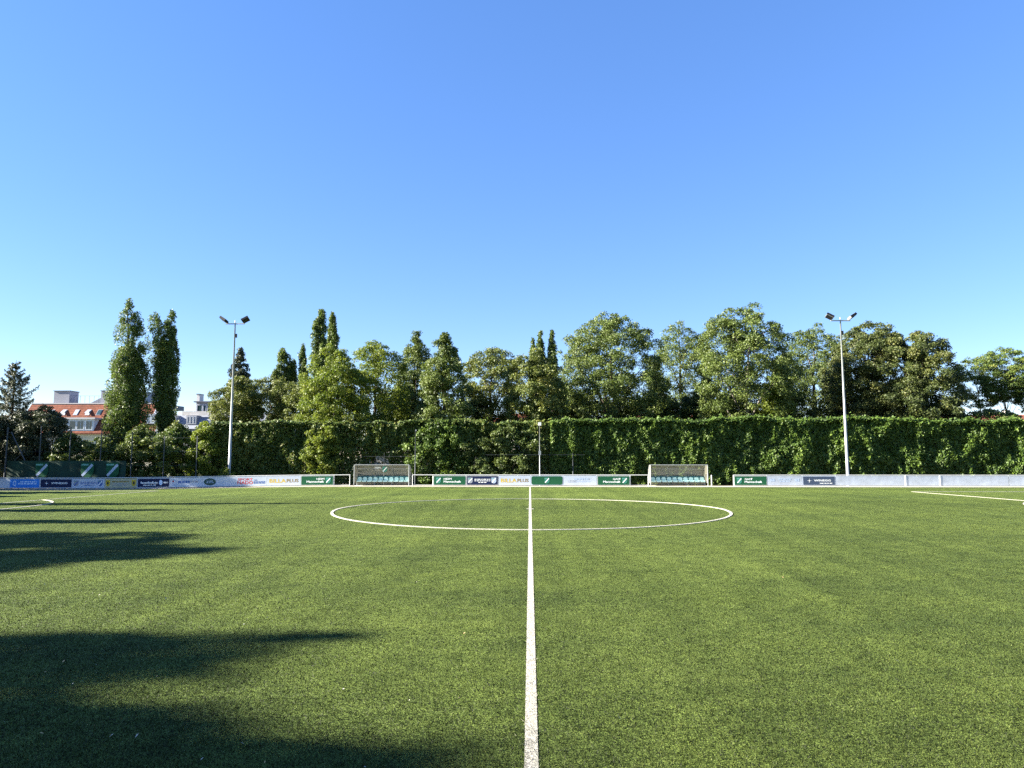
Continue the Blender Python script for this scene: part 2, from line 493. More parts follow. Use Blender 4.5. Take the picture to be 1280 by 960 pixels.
def fibres():
    rng = np.random.default_rng(5)
    Xs, Ys, hs, ws = [], [], [], []
    y = 4.3
    while y < 42:
        dy = y * 0.03
        d = 4500 * (6 / max(y, 6)) ** 1.6
        x0, x1 = -0.80 * y - 1.5, 0.80 * y + 1.5
        n = int(d * (x1 - x0) * dy)
        X = rng.uniform(x0, x1, n); Yv = rng.uniform(y, y + dy, n)
        k = np.abs(X) < 49
        X, Yv = X[k], Yv[k]
        Xs.append(X); Ys.append(Yv)
        hs.append(np.maximum(0.005, 0.024 * (6 / np.maximum(Yv, 6)) ** 0.7) * rng.uniform(0.55, 1.25, len(X)))
        ws.append(0.0066 * (np.maximum(Yv, 6) / 6) ** 0.95 * rng.uniform(0.7, 1.3, len(X)))
        y += dy
    X, Yv, h, w = map(np.concatenate, (Xs, Ys, hs, ws))
    n = len(X)
    z = gz(X, Yv)
    a = rng.uniform(0, 2*np.pi, n)
    lean = np.abs(rng.normal(0, 1.3, n)) * h
    la = rng.uniform(0, 2*np.pi, n)
    P = np.zeros((n, 3, 3), np.float32)
    cx, cy = np.cos(a) * w / 2, np.sin(a) * w / 2
    P[:, 0] = np.stack([X - cx, Yv - cy, z - .002], 1)
    P[:, 1] = np.stack([X + cx, Yv + cy, z - .002], 1)
    P[:, 2] = np.stack([X + np.cos(la) * lean, Yv + np.sin(la) * lean, z + h], 1)
    tone = rng.random(n)
    me = np_mesh('turf_fibre', P.reshape(-1, 3), 3, [M['blade'], M['line_blade']], is_line(X, Yv).astype(int), tone)
    o = link('turf_fibres', me)
    tag(o, 'short green and white plastic grass fibres covering the pitch', 'turf', kind='stuff')
fibres()

# pale scraps and dry leaves lying on the turf
def litter():
    rng = np.random.default_rng(11)
    v, mi = [], []
    mats = [plain('dry_pale_leaf', (0.40, 0.38, 0.31), 0.8), plain('dry_tan_leaf', (0.38, 0.27, 0.13), 0.8)]
    for i in range(70):
        if i < 55:
            y = 5.4 + 9 * rng.random() ** 2.2; x = -0.74 * y + rng.random() ** 1.3 * 0.75 * y
        else:
            y = 5.6 + 12 * rng.random() ** 1.6; x = rng.uniform(-0.7, 0.7) * y
        s = rng.uniform(.006, .014); a = rng.uniform(0, 6.28); t = rng.uniform(-.012, .012)
        zz = float(gz(x, y)) + 0.026
        ca, sa = math.cos(a), math.sin(a)
        for (u, q, dz) in ((-s*1.5, 0, t), (0, -s*.8, .004), (s*1.5, 0, -t + .006), (0, s*.8, .01)):
            v.append((x + u*ca - q*sa, y + u*sa + q*ca, zz + dz))
        mi.append(int(rng.random() < .25))
    o = link('leaf_litter', np_mesh('leaf_litter', np.array(v), 4, mats, mi))
    tag(o, 'pale dry scraps scattered on the near turf', 'litter', kind='stuff')
litter()

# ------------------------------------------------------------------ vegetation
def leaf_faces(rng, C, N, size, aspect=0.62, droop=0.0):
    """leaf-sized faces at centres C facing N"""
    n = len(C)
    N = N / (np.linalg.norm(N, axis=1, keepdims=True) + 1e-9)
    T = rng.normal(size=(n, 3)); T[:, 2] -= droop
    T -= (T * N).sum(1, keepdims=True) * N
    T /= (np.linalg.norm(T, axis=1, keepdims=True) + 1e-9)
    B = np.cross(N, T)
    s = (size * rng.uniform(0.6, 1.35, n))[:, None]
    P = np.stack([C - T * s * .5 - B * s * .5 * aspect, C - T * s * .5 + B * s * .5 * aspect, C + T * s * .5], 1)
    return P.reshape(-1, 3)

def vnoise(x, y, seed):
    """smooth value noise, about -1..1"""
    g = np.random.default_rng(seed).uniform(-1, 1, (64, 64))
    xi, yi = np.floor(x).astype(int), np.floor(y).astype(int)
    fx, fy = x - xi, y - yi
    fx, fy = fx*fx*(3-2*fx), fy*fy*(3-2*fy)
    a = lambda i, j: g[(xi + i) % 64, (yi + j) % 64]
    return (a(0,0)*(1-fx) + a(1,0)*fx) * (1-fy) + (a(0,1)*(1-fx) + a(1,1)*fx) * fy

PROFILES = {
    'poplar': [(0, .45), (.10, .75), (.28, .98), (.45, 1.0), (.62, .92), (.78, .76), (.90, .52), (.97, .28), (1, .10)],
    'slim':   [(0, .6), (.15, .85), (.4, 1.0), (.6, .95), (.8, .76), (.93, .45), (1, .10)],
    'round':  [(0, .50), (.15, .82), (.35, 1.0), (.55, .98), (.72, .84), (.86, .58), (.95, .33), (1, .12)],
    'dome':   [(0, .86), (.15, .97), (.35, 1.0), (.55, .97), (.72, .86), (.86, .66), (.95, .42), (1, .15)],
    'block':  [(0, .6), (.3, .95), (.6, 1.0), (.82, 1.0), (.93, .85), (1, .5)],
    'point':  [(0, .75), (.2, 1.0), (.4, .98), (.6, .84), (.78, .55), (.92, .28), (1, .06)],
    'bush':   [(0, .85), (.2, 1.0), (.5, .95), (.75, .72), (.92, .4), (1, .15)],
    'umbrella': [(0, .55), (.3, .8), (.55, 1.0), (.78, .9), (.92, .55), (1, .2)],
}
def prof(kind, t):
    p = PROFILES[kind]
    return np.interp(t, [a for a, _ in p], [b for _, b in p])

def make_tree(name, label, base, height, crown_z, half_w, kind='round', leaf='mid', n=9000, size=0.26,
              clump=0.85, seed=1, cat='tree', group=None, bark='bark', trunk_r=None, fill=0.62, depth=1.0,
              lobes=0.15, limbs=14, n_clump=None, flat=None):
    rng = np.random.default_rng(seed)
    root = empty(name, base, label, cat, group)
    H = height - crown_z
    n = int(n * 4.3); size *= .68
    nc = n_clump or max(26, int(5.2 * H * half_w / clump ** 2))
    # lobed crown outline: a few random bulges
    ph = rng.uniform(0, 6.28, 6)
    T, A = rng.random(nc * 3), rng.uniform(0, 2*np.pi, nc * 3)
    w = prof(kind, T)
    keep = rng.random(nc * 3) < (w + .18)
    T, A, w = T[keep][:nc], A[keep][:nc], w[keep][:nc]
    nc = len(T)
    bulge = 1 + lobes * (np.sin(2*A + ph[0] + 5*T) * .5 + np.sin(3*A + ph[1] - 9*T) * .4 + np.sin(17*T + ph[2]) * .3)
    rr = np.where(rng.random(nc) < fill, rng.uniform(.74, 1.0, nc), rng.uniform(.08, .78, nc))
    rad = np.maximum(half_w * w * bulge * rr - clump * .30, 0.05 * half_w)
    C = np.stack([np.cos(A) * rad, np.sin(A) * rad * depth, crown_z + H * T * (1 - .03) ], 1)
    if kind in ('poplar', 'slim') and half_w > .7:          # a bundle of upright spires of unequal height
        ns = 6 if kind == 'poplar' else 4
        so = rng.uniform(-.58, .58, (ns, 2)) * half_w; so[0] = 0
        sh = rng.uniform(.62, .93, ns); sh[0] = 1.0
        k = rng.choice(ns, nc, p=np.r_[1.6, np.ones(ns - 1)] / (ns + .6))
        T = rng.random(nc) ** .85
        w = prof('slim', T)
        rad = half_w * .50 * w * np.sqrt(rng.uniform(.1, 1, nc))
        C = np.stack([so[k, 0] * (.35 + .65 * np.minimum(1, T * 1.6)) + np.cos(A) * rad,
                      so[k, 1] * (.35 + .65 * np.minimum(1, T * 1.6)) + np.sin(A) * rad, crown_z + H * T * sh[k] * .97], 1)
    C[:, 2] += rng.normal(0, clump * .25, nc)
    C[:, 2] = np.minimum(C[:, 2], height - clump * .25)
    rc = clump * rng.uniform(.42, 1.15, nc) * (0.6 + .4 * np.clip(w * 1.3, 0, 1))
    if kind in ('poplar', 'slim'):
        rc *= 0.72
    share = rc ** 2 / (rc ** 2).sum()
    cnt = np.maximum(4, (share * n).astype(int))
    idx = np.repeat(np.arange(nc), cnt)
    m = len(idx)
    d = rng.normal(size=(m, 3))
    out = C[idx] - np.array([0, 0, crown_z + H * .42]); out /= (np.linalg.norm(out, axis=1, keepdims=True) + 1e-6)
    d = d / np.linalg.norm(d, axis=1, keepdims=True) + out * .35 + np.array([0, 0, .18])
    d /= np.linalg.norm(d, axis=1, keepdims=True)
    q = rng.uniform(.25, 1, m) ** .6
    flat = np.array([1, 1, flat or (1.9 if kind in ('poplar', 'slim') else .72)])
    P = C[idx] + d * (rc[idx] * q)[:, None] * flat + rng.normal(0, .05, (m, 3))
    Nn = d * .5 + rng.normal(0, .72, (m, 3)) + np.array([-.12, -.06, .25])
    V = leaf_faces(rng, P, Nn, size, .72)
    ctone = rng.normal(0, .13, nc)
    tone = np.clip(.5 + ctone[idx] + rng.normal(0, .17, m), 0, 1)
    link('crown', np_mesh('crown', V, 3, [L[leaf]], None, tone), root)
    # trunk with limbs reaching into the clumps
    tr = trunk_r or height * .018
    mb = MB()
    top = crown_z + H * (.9 if kind in ('poplar', 'slim', 'point') else .72)
    k = rng.normal(0, .03 * half_w, (7, 2)); k[0] = 0
    zs = np.linspace(-.15, top, 7)
    tp = [(k[i][0] * i * .4, k[i][1] * i * .4, zs[i]) for i in range(7)]
    mb.tube(tp, [tr * (1.25, 1, .88, .72, .55, .36, .12)[i] for i in range(7)], 8)
    order = rng.permutation(nc)[:limbs]
    for i in order:
        c = C[i]
        zz = max(crown_z * .75, c[2] - (.35 * H + .7 * math.hypot(c[0], c[1])) * rng.uniform(.5, .9))
        u = np.interp(zz, zs, [0, 1, 2, 3, 4, 5, 6]); j = int(min(5, u)); fr = u - j
        s = Vector(tp[j]).lerp(Vector(tp[j+1]), fr)
        e = Vector(c)
        mid = s.lerp(e, .5) + Vector((0, 0, .12 * (e - s).length)) + Vector(rng.normal(0, .12, 3))
        r0 = max(.03, tr * .42 * (1 - .6 * zz / height))
        mb.tube([s, mid, e], [r0, r0 * .6, r0 * .18], 5, cap=False)
    mb.build('trunk', M[bark], root, smooth_shade=True)
    return root

def tree_at(name, label, px, top, wpx, Y, crown_py, base_z=-0.2, **kw):
    """tree standing at depth Y: crown centre px, top and crown-bottom rows, crown width"""
    p = at(px, top, Y); b = at(px, crown_py, Y)
    hw = wpx / FPX * Y / 2 * (1.04 if kw.get('kind') in ('poplar', 'slim') else 1.18)
    return make_tree(name, label, (p.x, Y, base_z), p.z - base_z, max(.3, b.z - base_z), hw, **kw)

# out of the frame to the left: the row of trees behind the goal whose shadows cross the pitch
ROW = 'trees in the row behind the left goal line'
for i, (lab, x, y, h, cz, hw, kind, lf) in enumerate([
    ('middle of three close limes in the left row', -50, 13.6, 19.7, 2.0, 2.7, 'block', 'mid'),
    ('nearer of three close limes in the left row', -51, 11, 18.9, 2.0, 2.2, 'block', 'mid'),
    ('farther of three close limes in the left row', -50, 16.8, 18.7, 2.0, 2.6, 'block', 'mid'),
    ('slim poplar in the left row, casting the farthest near shadow', -51, 4, 23.4, 2.2, 1.2, 'slim', 'poplar'),
    ('stout lime tree in the left row nearest the camera side', -50, 2.9, 22.2, 1.5, 2.0, 'block', 'mid'),
    ('narrow lime in the left row beside the stout lime', -52, 0.7, 23.4, 3.0, 1.0, 'block', 'mid'),
    ('round maple in the left row level with the camera', -49, -0.4, 23.2, 1.5, 1.5, 'block', 'mid'),
    ('slim poplar in the left row beyond the three limes', -50, 22.4, 17.8, 2.5, 0.95, 'slim', 'poplar'),
    ('slim poplar in the left row level with the centre circle', -50, 28, 16.8, 2.5, 0.95, 'slim', 'poplar'),
    ('tall slim poplar in the left row past the penalty spot', -51, 32.8, 19.1, 2.5, 1.4, 'slim', 'poplar'),
    ('small maple in the left row short of the corner', -49, 42.6, 8.1, .8, 2.2, 'round', 'mid'),
    ('leaning maple in the left row near the corner flag', -51, 48, 9.1, .6, 2.6, 'dome', 'mid'),
    ('bushy maple in the left row behind the corner', -54, 62.2, 14.0, .6, 4.0, 'dome', 'dark'),
]):
    make_tree('row_tree', lab, (x, y + (1.9 if y < 40 else .8), -.3), h, cz, hw, kind=kind, leaf=lf, n=int(.45 * (2500 + 1500 * hw * h / 16)), size=.50,
              clump=.55 if hw < 2 else .9, seed=200 + i, group=ROW, limbs=8, lobes=.18)

# far left corner
def spruce():
    rng = np.random.default_rng(31)
    Y = 71.0
    p = at(20, 450, Y); base = -0.3
    H = p.z - base
    root = empty('spruce_tree', (p.x, Y, base), 'dark spruce with open spiky top at the far left corner', 'tree')
    mb = MB()
    mb.tube([(0, 0, -.2), (0, 0, H * .5), (.03, 0, H)], [.24, .14, .015], 8)
    P, Nn = [], []
    z = .8
    while z < H - .15:
        t = z / H
        length = 4.9 * (1 - t) ** .82 * (1 + rng.normal(0, .06)) + .12
        nb = int(6 + 4 * (1 - t))
        a0 = rng.uniform(0, 6.28)
        for b in range(nb):
            a = a0 + b * 2*math.pi / nb + rng.normal(0, .3)
            ln = length * rng.uniform(.55, 1.18)
            dx, dy = math.cos(a), math.sin(a)
            rise = rng.uniform(.1, .4) if t > .7 else rng.uniform(-.22, .08); zb = z + rng.normal(0, .16)
            pts = []
            for s in np.linspace(0, 1, 5):
                pts.append((dx*ln*s, dy*ln*s, zb + ln * (rise * s + .16 * s*s - .12 * math.sin(s*3.1))))
            mb.tube(pts, [.045*(1-t)+.012, .03*(1-t)+.01, .02, .014, .006], 4, cap=False)
            m = int(46 * ln + 14)
            s = rng.uniform(.18, 1.02, m) ** .8
            side = rng.normal(0, 1, m) * .30 * ln * (1.05 - s) * .8 + rng.normal(0, .08, m)
            q = np.stack([np.interp(s, np.linspace(0,1,5), [pp[i] for pp in pts]) for i in range(3)], 1)
            q[:, 0] += -dy * side; q[:, 1] += dx * side; q[:, 2] -= np.abs(rng.normal(0, .26, m)) * (.3 + .9 * (1 - t))
            P.append(q)
            nn = rng.normal(0, .6, (m, 3)) + np.array([dx * .3, dy * .3, .5]); Nn.append(nn)
        z += rng.uniform(.18, .36) + .12 * t
    P, Nn = np.concatenate(P), np.concatenate(Nn)
    V = leaf_faces(rng, P, Nn, .24, .38, droop=.4)
    link('crown', np_mesh('crown', V, 3, [L['spruce']], None, np.clip(rng.normal(.5, .24, len(P)), 0, 1)), root)
    mb.build('trunk', M['bark'], root, smooth_shade=True)
spruce()

T = tree_at
T('dark_maple_tree', 'low dark maple right of the spruce, in front of the tiled roof', 52, 508, 62, 70.5, 592, kind='dome', leaf='spruce', n=7000, seed=41, clump=.75)
T('dark_maple_tree', 'dark low maple cut by the left edge, below the spruce', -14, 512, 70, 70, 596, kind='dome', leaf='spruce', n=6000, seed=42, clump=.75)
T('poplar_tree', 'tallest broad poplar with sunlit left side, before the tiled house', 163, 371, 76, 73, 572, kind='poplar', leaf='poplar', n=14000, size=.24, clump=.62, lobes=.36, seed=43, trunk_r=.3, fill=.7)
T('poplar_tree', 'narrow dark poplar just right of the tallest poplar', 215, 384, 36, 75.5, 545, kind='poplar', leaf='poplar', n=9000, size=.24, clump=.5, lobes=.36, seed=144, trunk_r=.25, fill=.7)
SH = 'shrubs behind the left boards'
T('shrub', 'dark shrub below the dormer windows, left of the tallest poplar', 88, 541, 44, 69.4, 602, kind='bush', leaf='dark', n=4500, seed=45, clump=.6, cat='shrub', group=SH)
T('shrub', 'dark shrub at the foot of the tallest poplar', 128, 545, 52, 69.2, 602, kind='bush', leaf='dark', n=4500, seed=46, clump=.6, cat='shrub', group=SH)
T('shrub', 'half lit shrub between the two poplars and the boards', 178, 532, 58, 69.6, 602, kind='bush', leaf='mid', n=5000, seed=47, clump=.65, cat='shrub', group=SH)
T('shrub', 'yellowing shrub with reddish tips left of the left floodlight mast', 222, 528, 56, 69.0, 600, kind='bush', leaf='ivy_r', n=5500, seed=48, clump=.65, cat='shrub', group=SH)
T('shrub', 'bright shrub directly left of the left floodlight mast', 262, 527, 50, 68.8, 600, kind='bush', leaf='bright', n=5000, seed=49, clump=.65, cat='shrub', group=SH)
T('shrub', 'tiny yellow shrub at the foot of the left floodlight mast', 283, 583, 18, 65.6, 604, kind='bush', leaf='bright', n=500, size=.16, seed=50, clump=.3, cat='shrub', group=SH, trunk_r=.03)

T('conifer_tree', 'small dark conifer top just right of the left floodlight mast', 301, 433, 26, 92, 520, kind='point', leaf='spruce', n=5000, size=.3, clump=.55, seed=51)
T('maple_tree', 'olive maple behind the left floodlight mast', 300, 470, 56, 84, 545, kind='round', leaf='olive', n=7500, seed=52, clump=.75)
T('maple_tree', 'olive maple with reddish tips right of the left floodlight mast', 345, 470, 74, 87, 545, kind='dome', leaf='olive', n=8500, seed=53, clump=.75)
T('poplar_tree', 'short dark poplar above the olive maples', 355, 436, 28, 98, 510, kind='slim', leaf='poplar', n=5500, size=.3, clump=.7, seed=54)
T('poplar_tree', 'thin small poplar between the short dark one and the twin spires', 379, 431, 17, 98, 510, kind='slim', leaf='poplar', n=3500, size=.28, clump=.55, seed=55)
T('poplar_tree', 'left spire of the twin poplars above the yellow-green tree', 402, 386, 24, 95, 500, kind='slim', leaf='poplar', n=7000, size=.28, clump=.7, seed=56)
T('poplar_tree', 'right darker spire of the twin poplars above the yellow-green tree', 416, 390, 20, 97, 500, kind='slim', leaf='poplar', n=6000, size=.28, clump=.65, seed=57)
T('maple_tree', 'bright yellow-green maple left of the home bench, tallest of its pair', 418, 432, 84, 73, 560, kind='round', leaf='bright', n=12000, seed=58, clump=.8, lobes=.18)
T('maple_tree', 'bright green maple directly behind the home bench', 468, 428, 80, 79, 556, kind='dome', leaf='bright', n=10500, seed=59, clump=.85, lobes=.2, fill=.75)
T('hornbeam_tree', 'dark pointed tree right of the home bench, left of two tips', 521, 414, 58, 86, 548, kind='point', leaf='mid', n=10500, seed=60, clump=.8, lobes=.18)
T('hornbeam_tree', 'dark pointed tree right of the home bench, right of two tips', 556, 416, 60, 72.5, 545, kind='point', leaf='mid', n=10500, seed=61, clump=.8, lobes=.18)
T('linden_tree', 'thin olive tree with sky showing through, left of the halfway line', 616, 434, 66, 82, 535, kind='umbrella', leaf='olive', n=7500, seed=62, clump=.75, fill=.85, lobes=.2)
T('linden_tree', 'olive brown-tinged tree right above the halfway line', 668, 438, 72, 74, 545, kind='dome', leaf='olive', n=10500, seed=63, clump=.78, lobes=.18)
for i, (px, top, w, lab) in enumerate([(666, 424, 9, 'shortest left tip of three far poplars above the halfway line'), (676, 412, 13, 'tallest middle tip of three far poplars above the halfway line'), (690, 414, 14, 'right tip of three far poplars above the halfway line')]):
    T('poplar_tree', lab, px, top, w + 4, 115, 500, kind='slim', leaf='poplar', n=3500, size=.34, clump=.6, seed=64 + i, group='far poplar tips')
T('maple_tree', 'big rounded maple left of the away bench with dense clumped leaves', 764, 394, 128, 80, 540, kind='dome', leaf='mid', n=21000, seed=70, clump=.95, lobes=.12, trunk_r=.35)
T('ash_tree', 'thin open tree behind the away bench with sky gaps', 850, 402, 74, 90, 535, kind='round', leaf='mid', n=8500, seed=71, clump=.8, fill=.85, lobes=.2)
T('maple_tree', 'tallest maple right of the away bench, pale stems showing', 928, 383, 112, 76, 540, kind='dome', leaf='mid', n=18000, seed=72, clump=.95, lobes=.18, trunk_r=.33, bark='bark_pale')
T('shrub', 'bright yellow-green young tree at the foot of the tallest maple', 967, 468, 40, 74.5, 530, kind='bush', leaf='bright', n=3500, seed=73, clump=.6, cat='tree')
T('maple_tree', 'dark thin maple left of the right floodlight mast', 1012, 406, 80, 91, 535, kind='dome', leaf='dark', n=11500, seed=74, clump=.85, fill=.75, lobes=.18)
T('chestnut_tree', 'broad dark chestnut directly behind the right floodlight mast', 1086, 402, 104, 79, 545, kind='dome', leaf='chestnut', n=22500, seed=75, clump=.8, lobes=.2, trunk_r=.36)
T('chestnut_tree', 'dark chestnut at the right end of the dense tree row', 1146, 416, 84, 75, 540, kind='dome', leaf='chestnut', n=17500, seed=76, clump=.9, lobes=.15, trunk_r=.3)

FE = 'feathery open trees at the right edge'
T('ash_leaved_tree', 'feathery open tree left of the two at the right edge', 1221, 446, 58, 80, 508, kind='umbrella', leaf='robinia', n=4200, size=.22, clump=.62, seed=81, group=FE, trunk_r=.11, limbs=26, fill=.9, flat=.42)
T('ash_leaved_tree', 'feathery taller tree with a yellow tuft at the right edge', 1254, 433, 52, 79, 505, kind='umbrella', leaf='robinia', n=4200, size=.22, clump=.62, seed=82, group=FE, trunk_r=.11, limbs=26, fill=.9, flat=.42)
T('ash_leaved_tree', 'feathery tree cut by the right edge of the picture', 1290, 442, 50, 78, 512, kind='umbrella', leaf='robinia', n=4200, size=.22, clump=.62, seed=83, group=FE, trunk_r=.11, limbs=26, fill=.9, flat=.42)
T('shrub', 'low dark shrub above the hedge under the feathery trees', 1236, 512, 66, 74, 545, kind='bush', leaf='dark', n=2600, seed=84, clump=.55, cat='shrub')

for i, (px, top, w, lf, lab) in enumerate([
    (500, 478, 50, 'dark', 'dark young tree between the bright maple and the pointed trees'),
    (590, 478, 46, 'dark', 'dark young tree left of the thin olive tree'),
    (700, 470, 52, 'mid', 'young tree between the olive tree and the big maple'),
    (826, 478, 44, 'dark', 'dark young tree between the big maple and the open tree'),
    (884, 470, 40, 'mid', 'young tree between the open tree and the tallest maple'),
    (985, 462, 50, 'dark', 'dark young tree between the tallest maple and the thin maple'),
    (1046, 458, 52, 'dark', 'dark young tree just left of the right floodlight mast'),
    (382, 470, 44, 'olive', 'olive young tree under the twin poplar spires'),
    (738, 486, 60, 'dark', 'dark young tree under the left side of the big maple'),
    (792, 490, 60, 'dark', 'dark young tree under the right side of the big maple'),
    (858, 496, 56, 'dark', 'low dark young tree right behind the away bench'),
    (914, 490, 60, 'dark', 'dark young tree under the left side of the tallest maple'),
    (1100, 484, 90, 'dark', 'wide dark young tree under the broad chestnut'),
]):
    T('young_tree', lab, px, top, w, 83, 552, kind='round', leaf=lf, n=4200, seed=300 + i, clump=.7, group='young trees filling the row')

# creeper-covered fence
def hedge(name, label, px0, px1, Y, top0, top1, n, leaf, seed, thick=.9, gaps=0.0, size=.23, rough=.5, screen=True):
    rng = np.random.default_rng(seed)
    a, b = at(px0, top0, Y), at(px1, top1, Y)
    root = empty(name, ((a.x + b.x) / 2, Y, -.2), label, 'hedge')
    Lh = (b.x - a.x) / 2
    X = rng.uniform(-Lh, Lh, n)
    topz = np.interp(X, [-Lh, Lh], [a.z, b.z]) + .15 + .18 * vnoise(X * .35, X * 0, seed + 5) + .16 * vnoise(X * 1.4, X * 0, seed + 6)
    on_top = rng.random(n) < .14
    Z = np.where(on_top, topz + rng.normal(0, .09, n) + rng.exponential(.07, n), topz * rng.random(n))
    # hanging swags: relief with vertical runs
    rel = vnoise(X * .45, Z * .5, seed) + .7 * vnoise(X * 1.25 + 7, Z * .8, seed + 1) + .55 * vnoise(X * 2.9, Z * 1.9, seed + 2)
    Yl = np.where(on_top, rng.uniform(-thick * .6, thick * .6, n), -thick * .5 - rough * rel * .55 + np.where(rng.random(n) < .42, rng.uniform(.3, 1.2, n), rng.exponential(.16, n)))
    if gaps:
        g = np.sin(X * .55 + seed) + np.sin(X * 1.3 + Z * .9 + 2) + np.sin(Z * 1.7 - X * .7)
        k = (g < 2.2 - gaps) | (rng.random(n) < .12)
        X, Yl, Z, rel, on_top = X[k], Yl[k], Z[k], rel[k], on_top[k]
    m = len(X)
    P = np.stack([X, Yl, Z], 1)
    Nn = np.stack([-.15 + rng.normal(0, .85, m), -.7 + rng.normal(0, .6, m), .45 + rng.normal(0, .55, m) + on_top * 1.0], 1)
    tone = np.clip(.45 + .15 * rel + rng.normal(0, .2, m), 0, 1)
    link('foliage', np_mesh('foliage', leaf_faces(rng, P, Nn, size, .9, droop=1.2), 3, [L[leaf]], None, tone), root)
    mb = MB()
    for x in np.arange(-Lh + .5, Lh, 2.5):
        mb.tube([(x, .1, 0), (x, .1, float(np.interp(x, [-Lh, Lh], [a.z, b.z])) + .1)], .04, 6)
    for z in (.4, 2.0, 3.6, 5.0):
        mb.tube([(-Lh, .1, z), (Lh, .1, z)], .025, 5)
    mb.build('fence_frame', M['galv_dull'], root)
    if screen:
        MB().box(-Lh, Lh, .16, .18, .05, min(a.z, b.z) - .35).build('added_backing_sheet', M['screen'], root)  # added hidden dark sheet, keeps bright walls from showing through the leaves
    for i in range(int(Lh * .7)):
        st = MB()
        x = rng.uniform(-Lh, Lh); h = rng.uniform(2, 5)
        st.tube([(x, .02, 0), (x + rng.normal(0, .2), -.05, h * .5), (x + rng.normal(0, .4), -.02, h)], [.035, .025, .01], 4, cap=False)
        st.build('stem', M['bark'], root)
    return root
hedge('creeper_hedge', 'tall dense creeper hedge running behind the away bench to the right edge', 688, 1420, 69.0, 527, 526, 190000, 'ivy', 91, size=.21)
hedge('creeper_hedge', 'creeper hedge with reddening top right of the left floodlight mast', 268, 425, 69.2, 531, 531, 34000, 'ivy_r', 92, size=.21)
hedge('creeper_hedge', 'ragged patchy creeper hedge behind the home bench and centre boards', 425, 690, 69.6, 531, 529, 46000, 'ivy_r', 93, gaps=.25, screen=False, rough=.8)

T('shrub', 'bright low shrub spilling over beside the home bench', 406, 528, 36, 68.6, 602, kind='round', leaf='bright', n=3000, seed=95, clump=.5, lobes=.5, depth=.5, cat='shrub')
T('shrub', 'loose green shrub right of the home bench', 548, 526, 60, 69, 600, kind='bush', leaf='ivy', n=4200, seed=96, clump=.5, lobes=.6, depth=.45, cat='shrub')
T('shrub', 'dark loose shrub behind the centre boards left of the thin pole', 636, 531, 84, 69, 602, kind='bush', leaf='dark', n=6500, seed=97, clump=.5, lobes=.5, depth=.45, cat='shrub')

# ------------------------------------------------------------------ buildings
def bx(part, m, parent, *a):
    return MB().box(*a).build(part, m, parent)

def window(parent, x0, x1, y, z0, z1, panes=1, pane='pane'):
    """framed window on a wall whose face is at y (front towards -y)"""
    w = MB(); t = .09
    w.box(x0, x1, y - .07, y, z0, z0 + t); w.box(x0, x1, y - .07, y, z1 - t, z1)
    w.box(x0, x0 + t, y - .068, y, z0 + t, z1 - t); w.box(x1 - t, x1, y - .068, y, z0 + t, z1 - t)
    f = w.build('window', M['frame'], parent)
    dx = (x1 - x0 - t) / panes
    for i in range(panes):
        bx('pane', M[pane], f, x0 + t + i * dx + .004, x0 + i * dx + dx - .004, y - .03, y - .004, z0 + t + .004, z1 - t - .004)
    return f

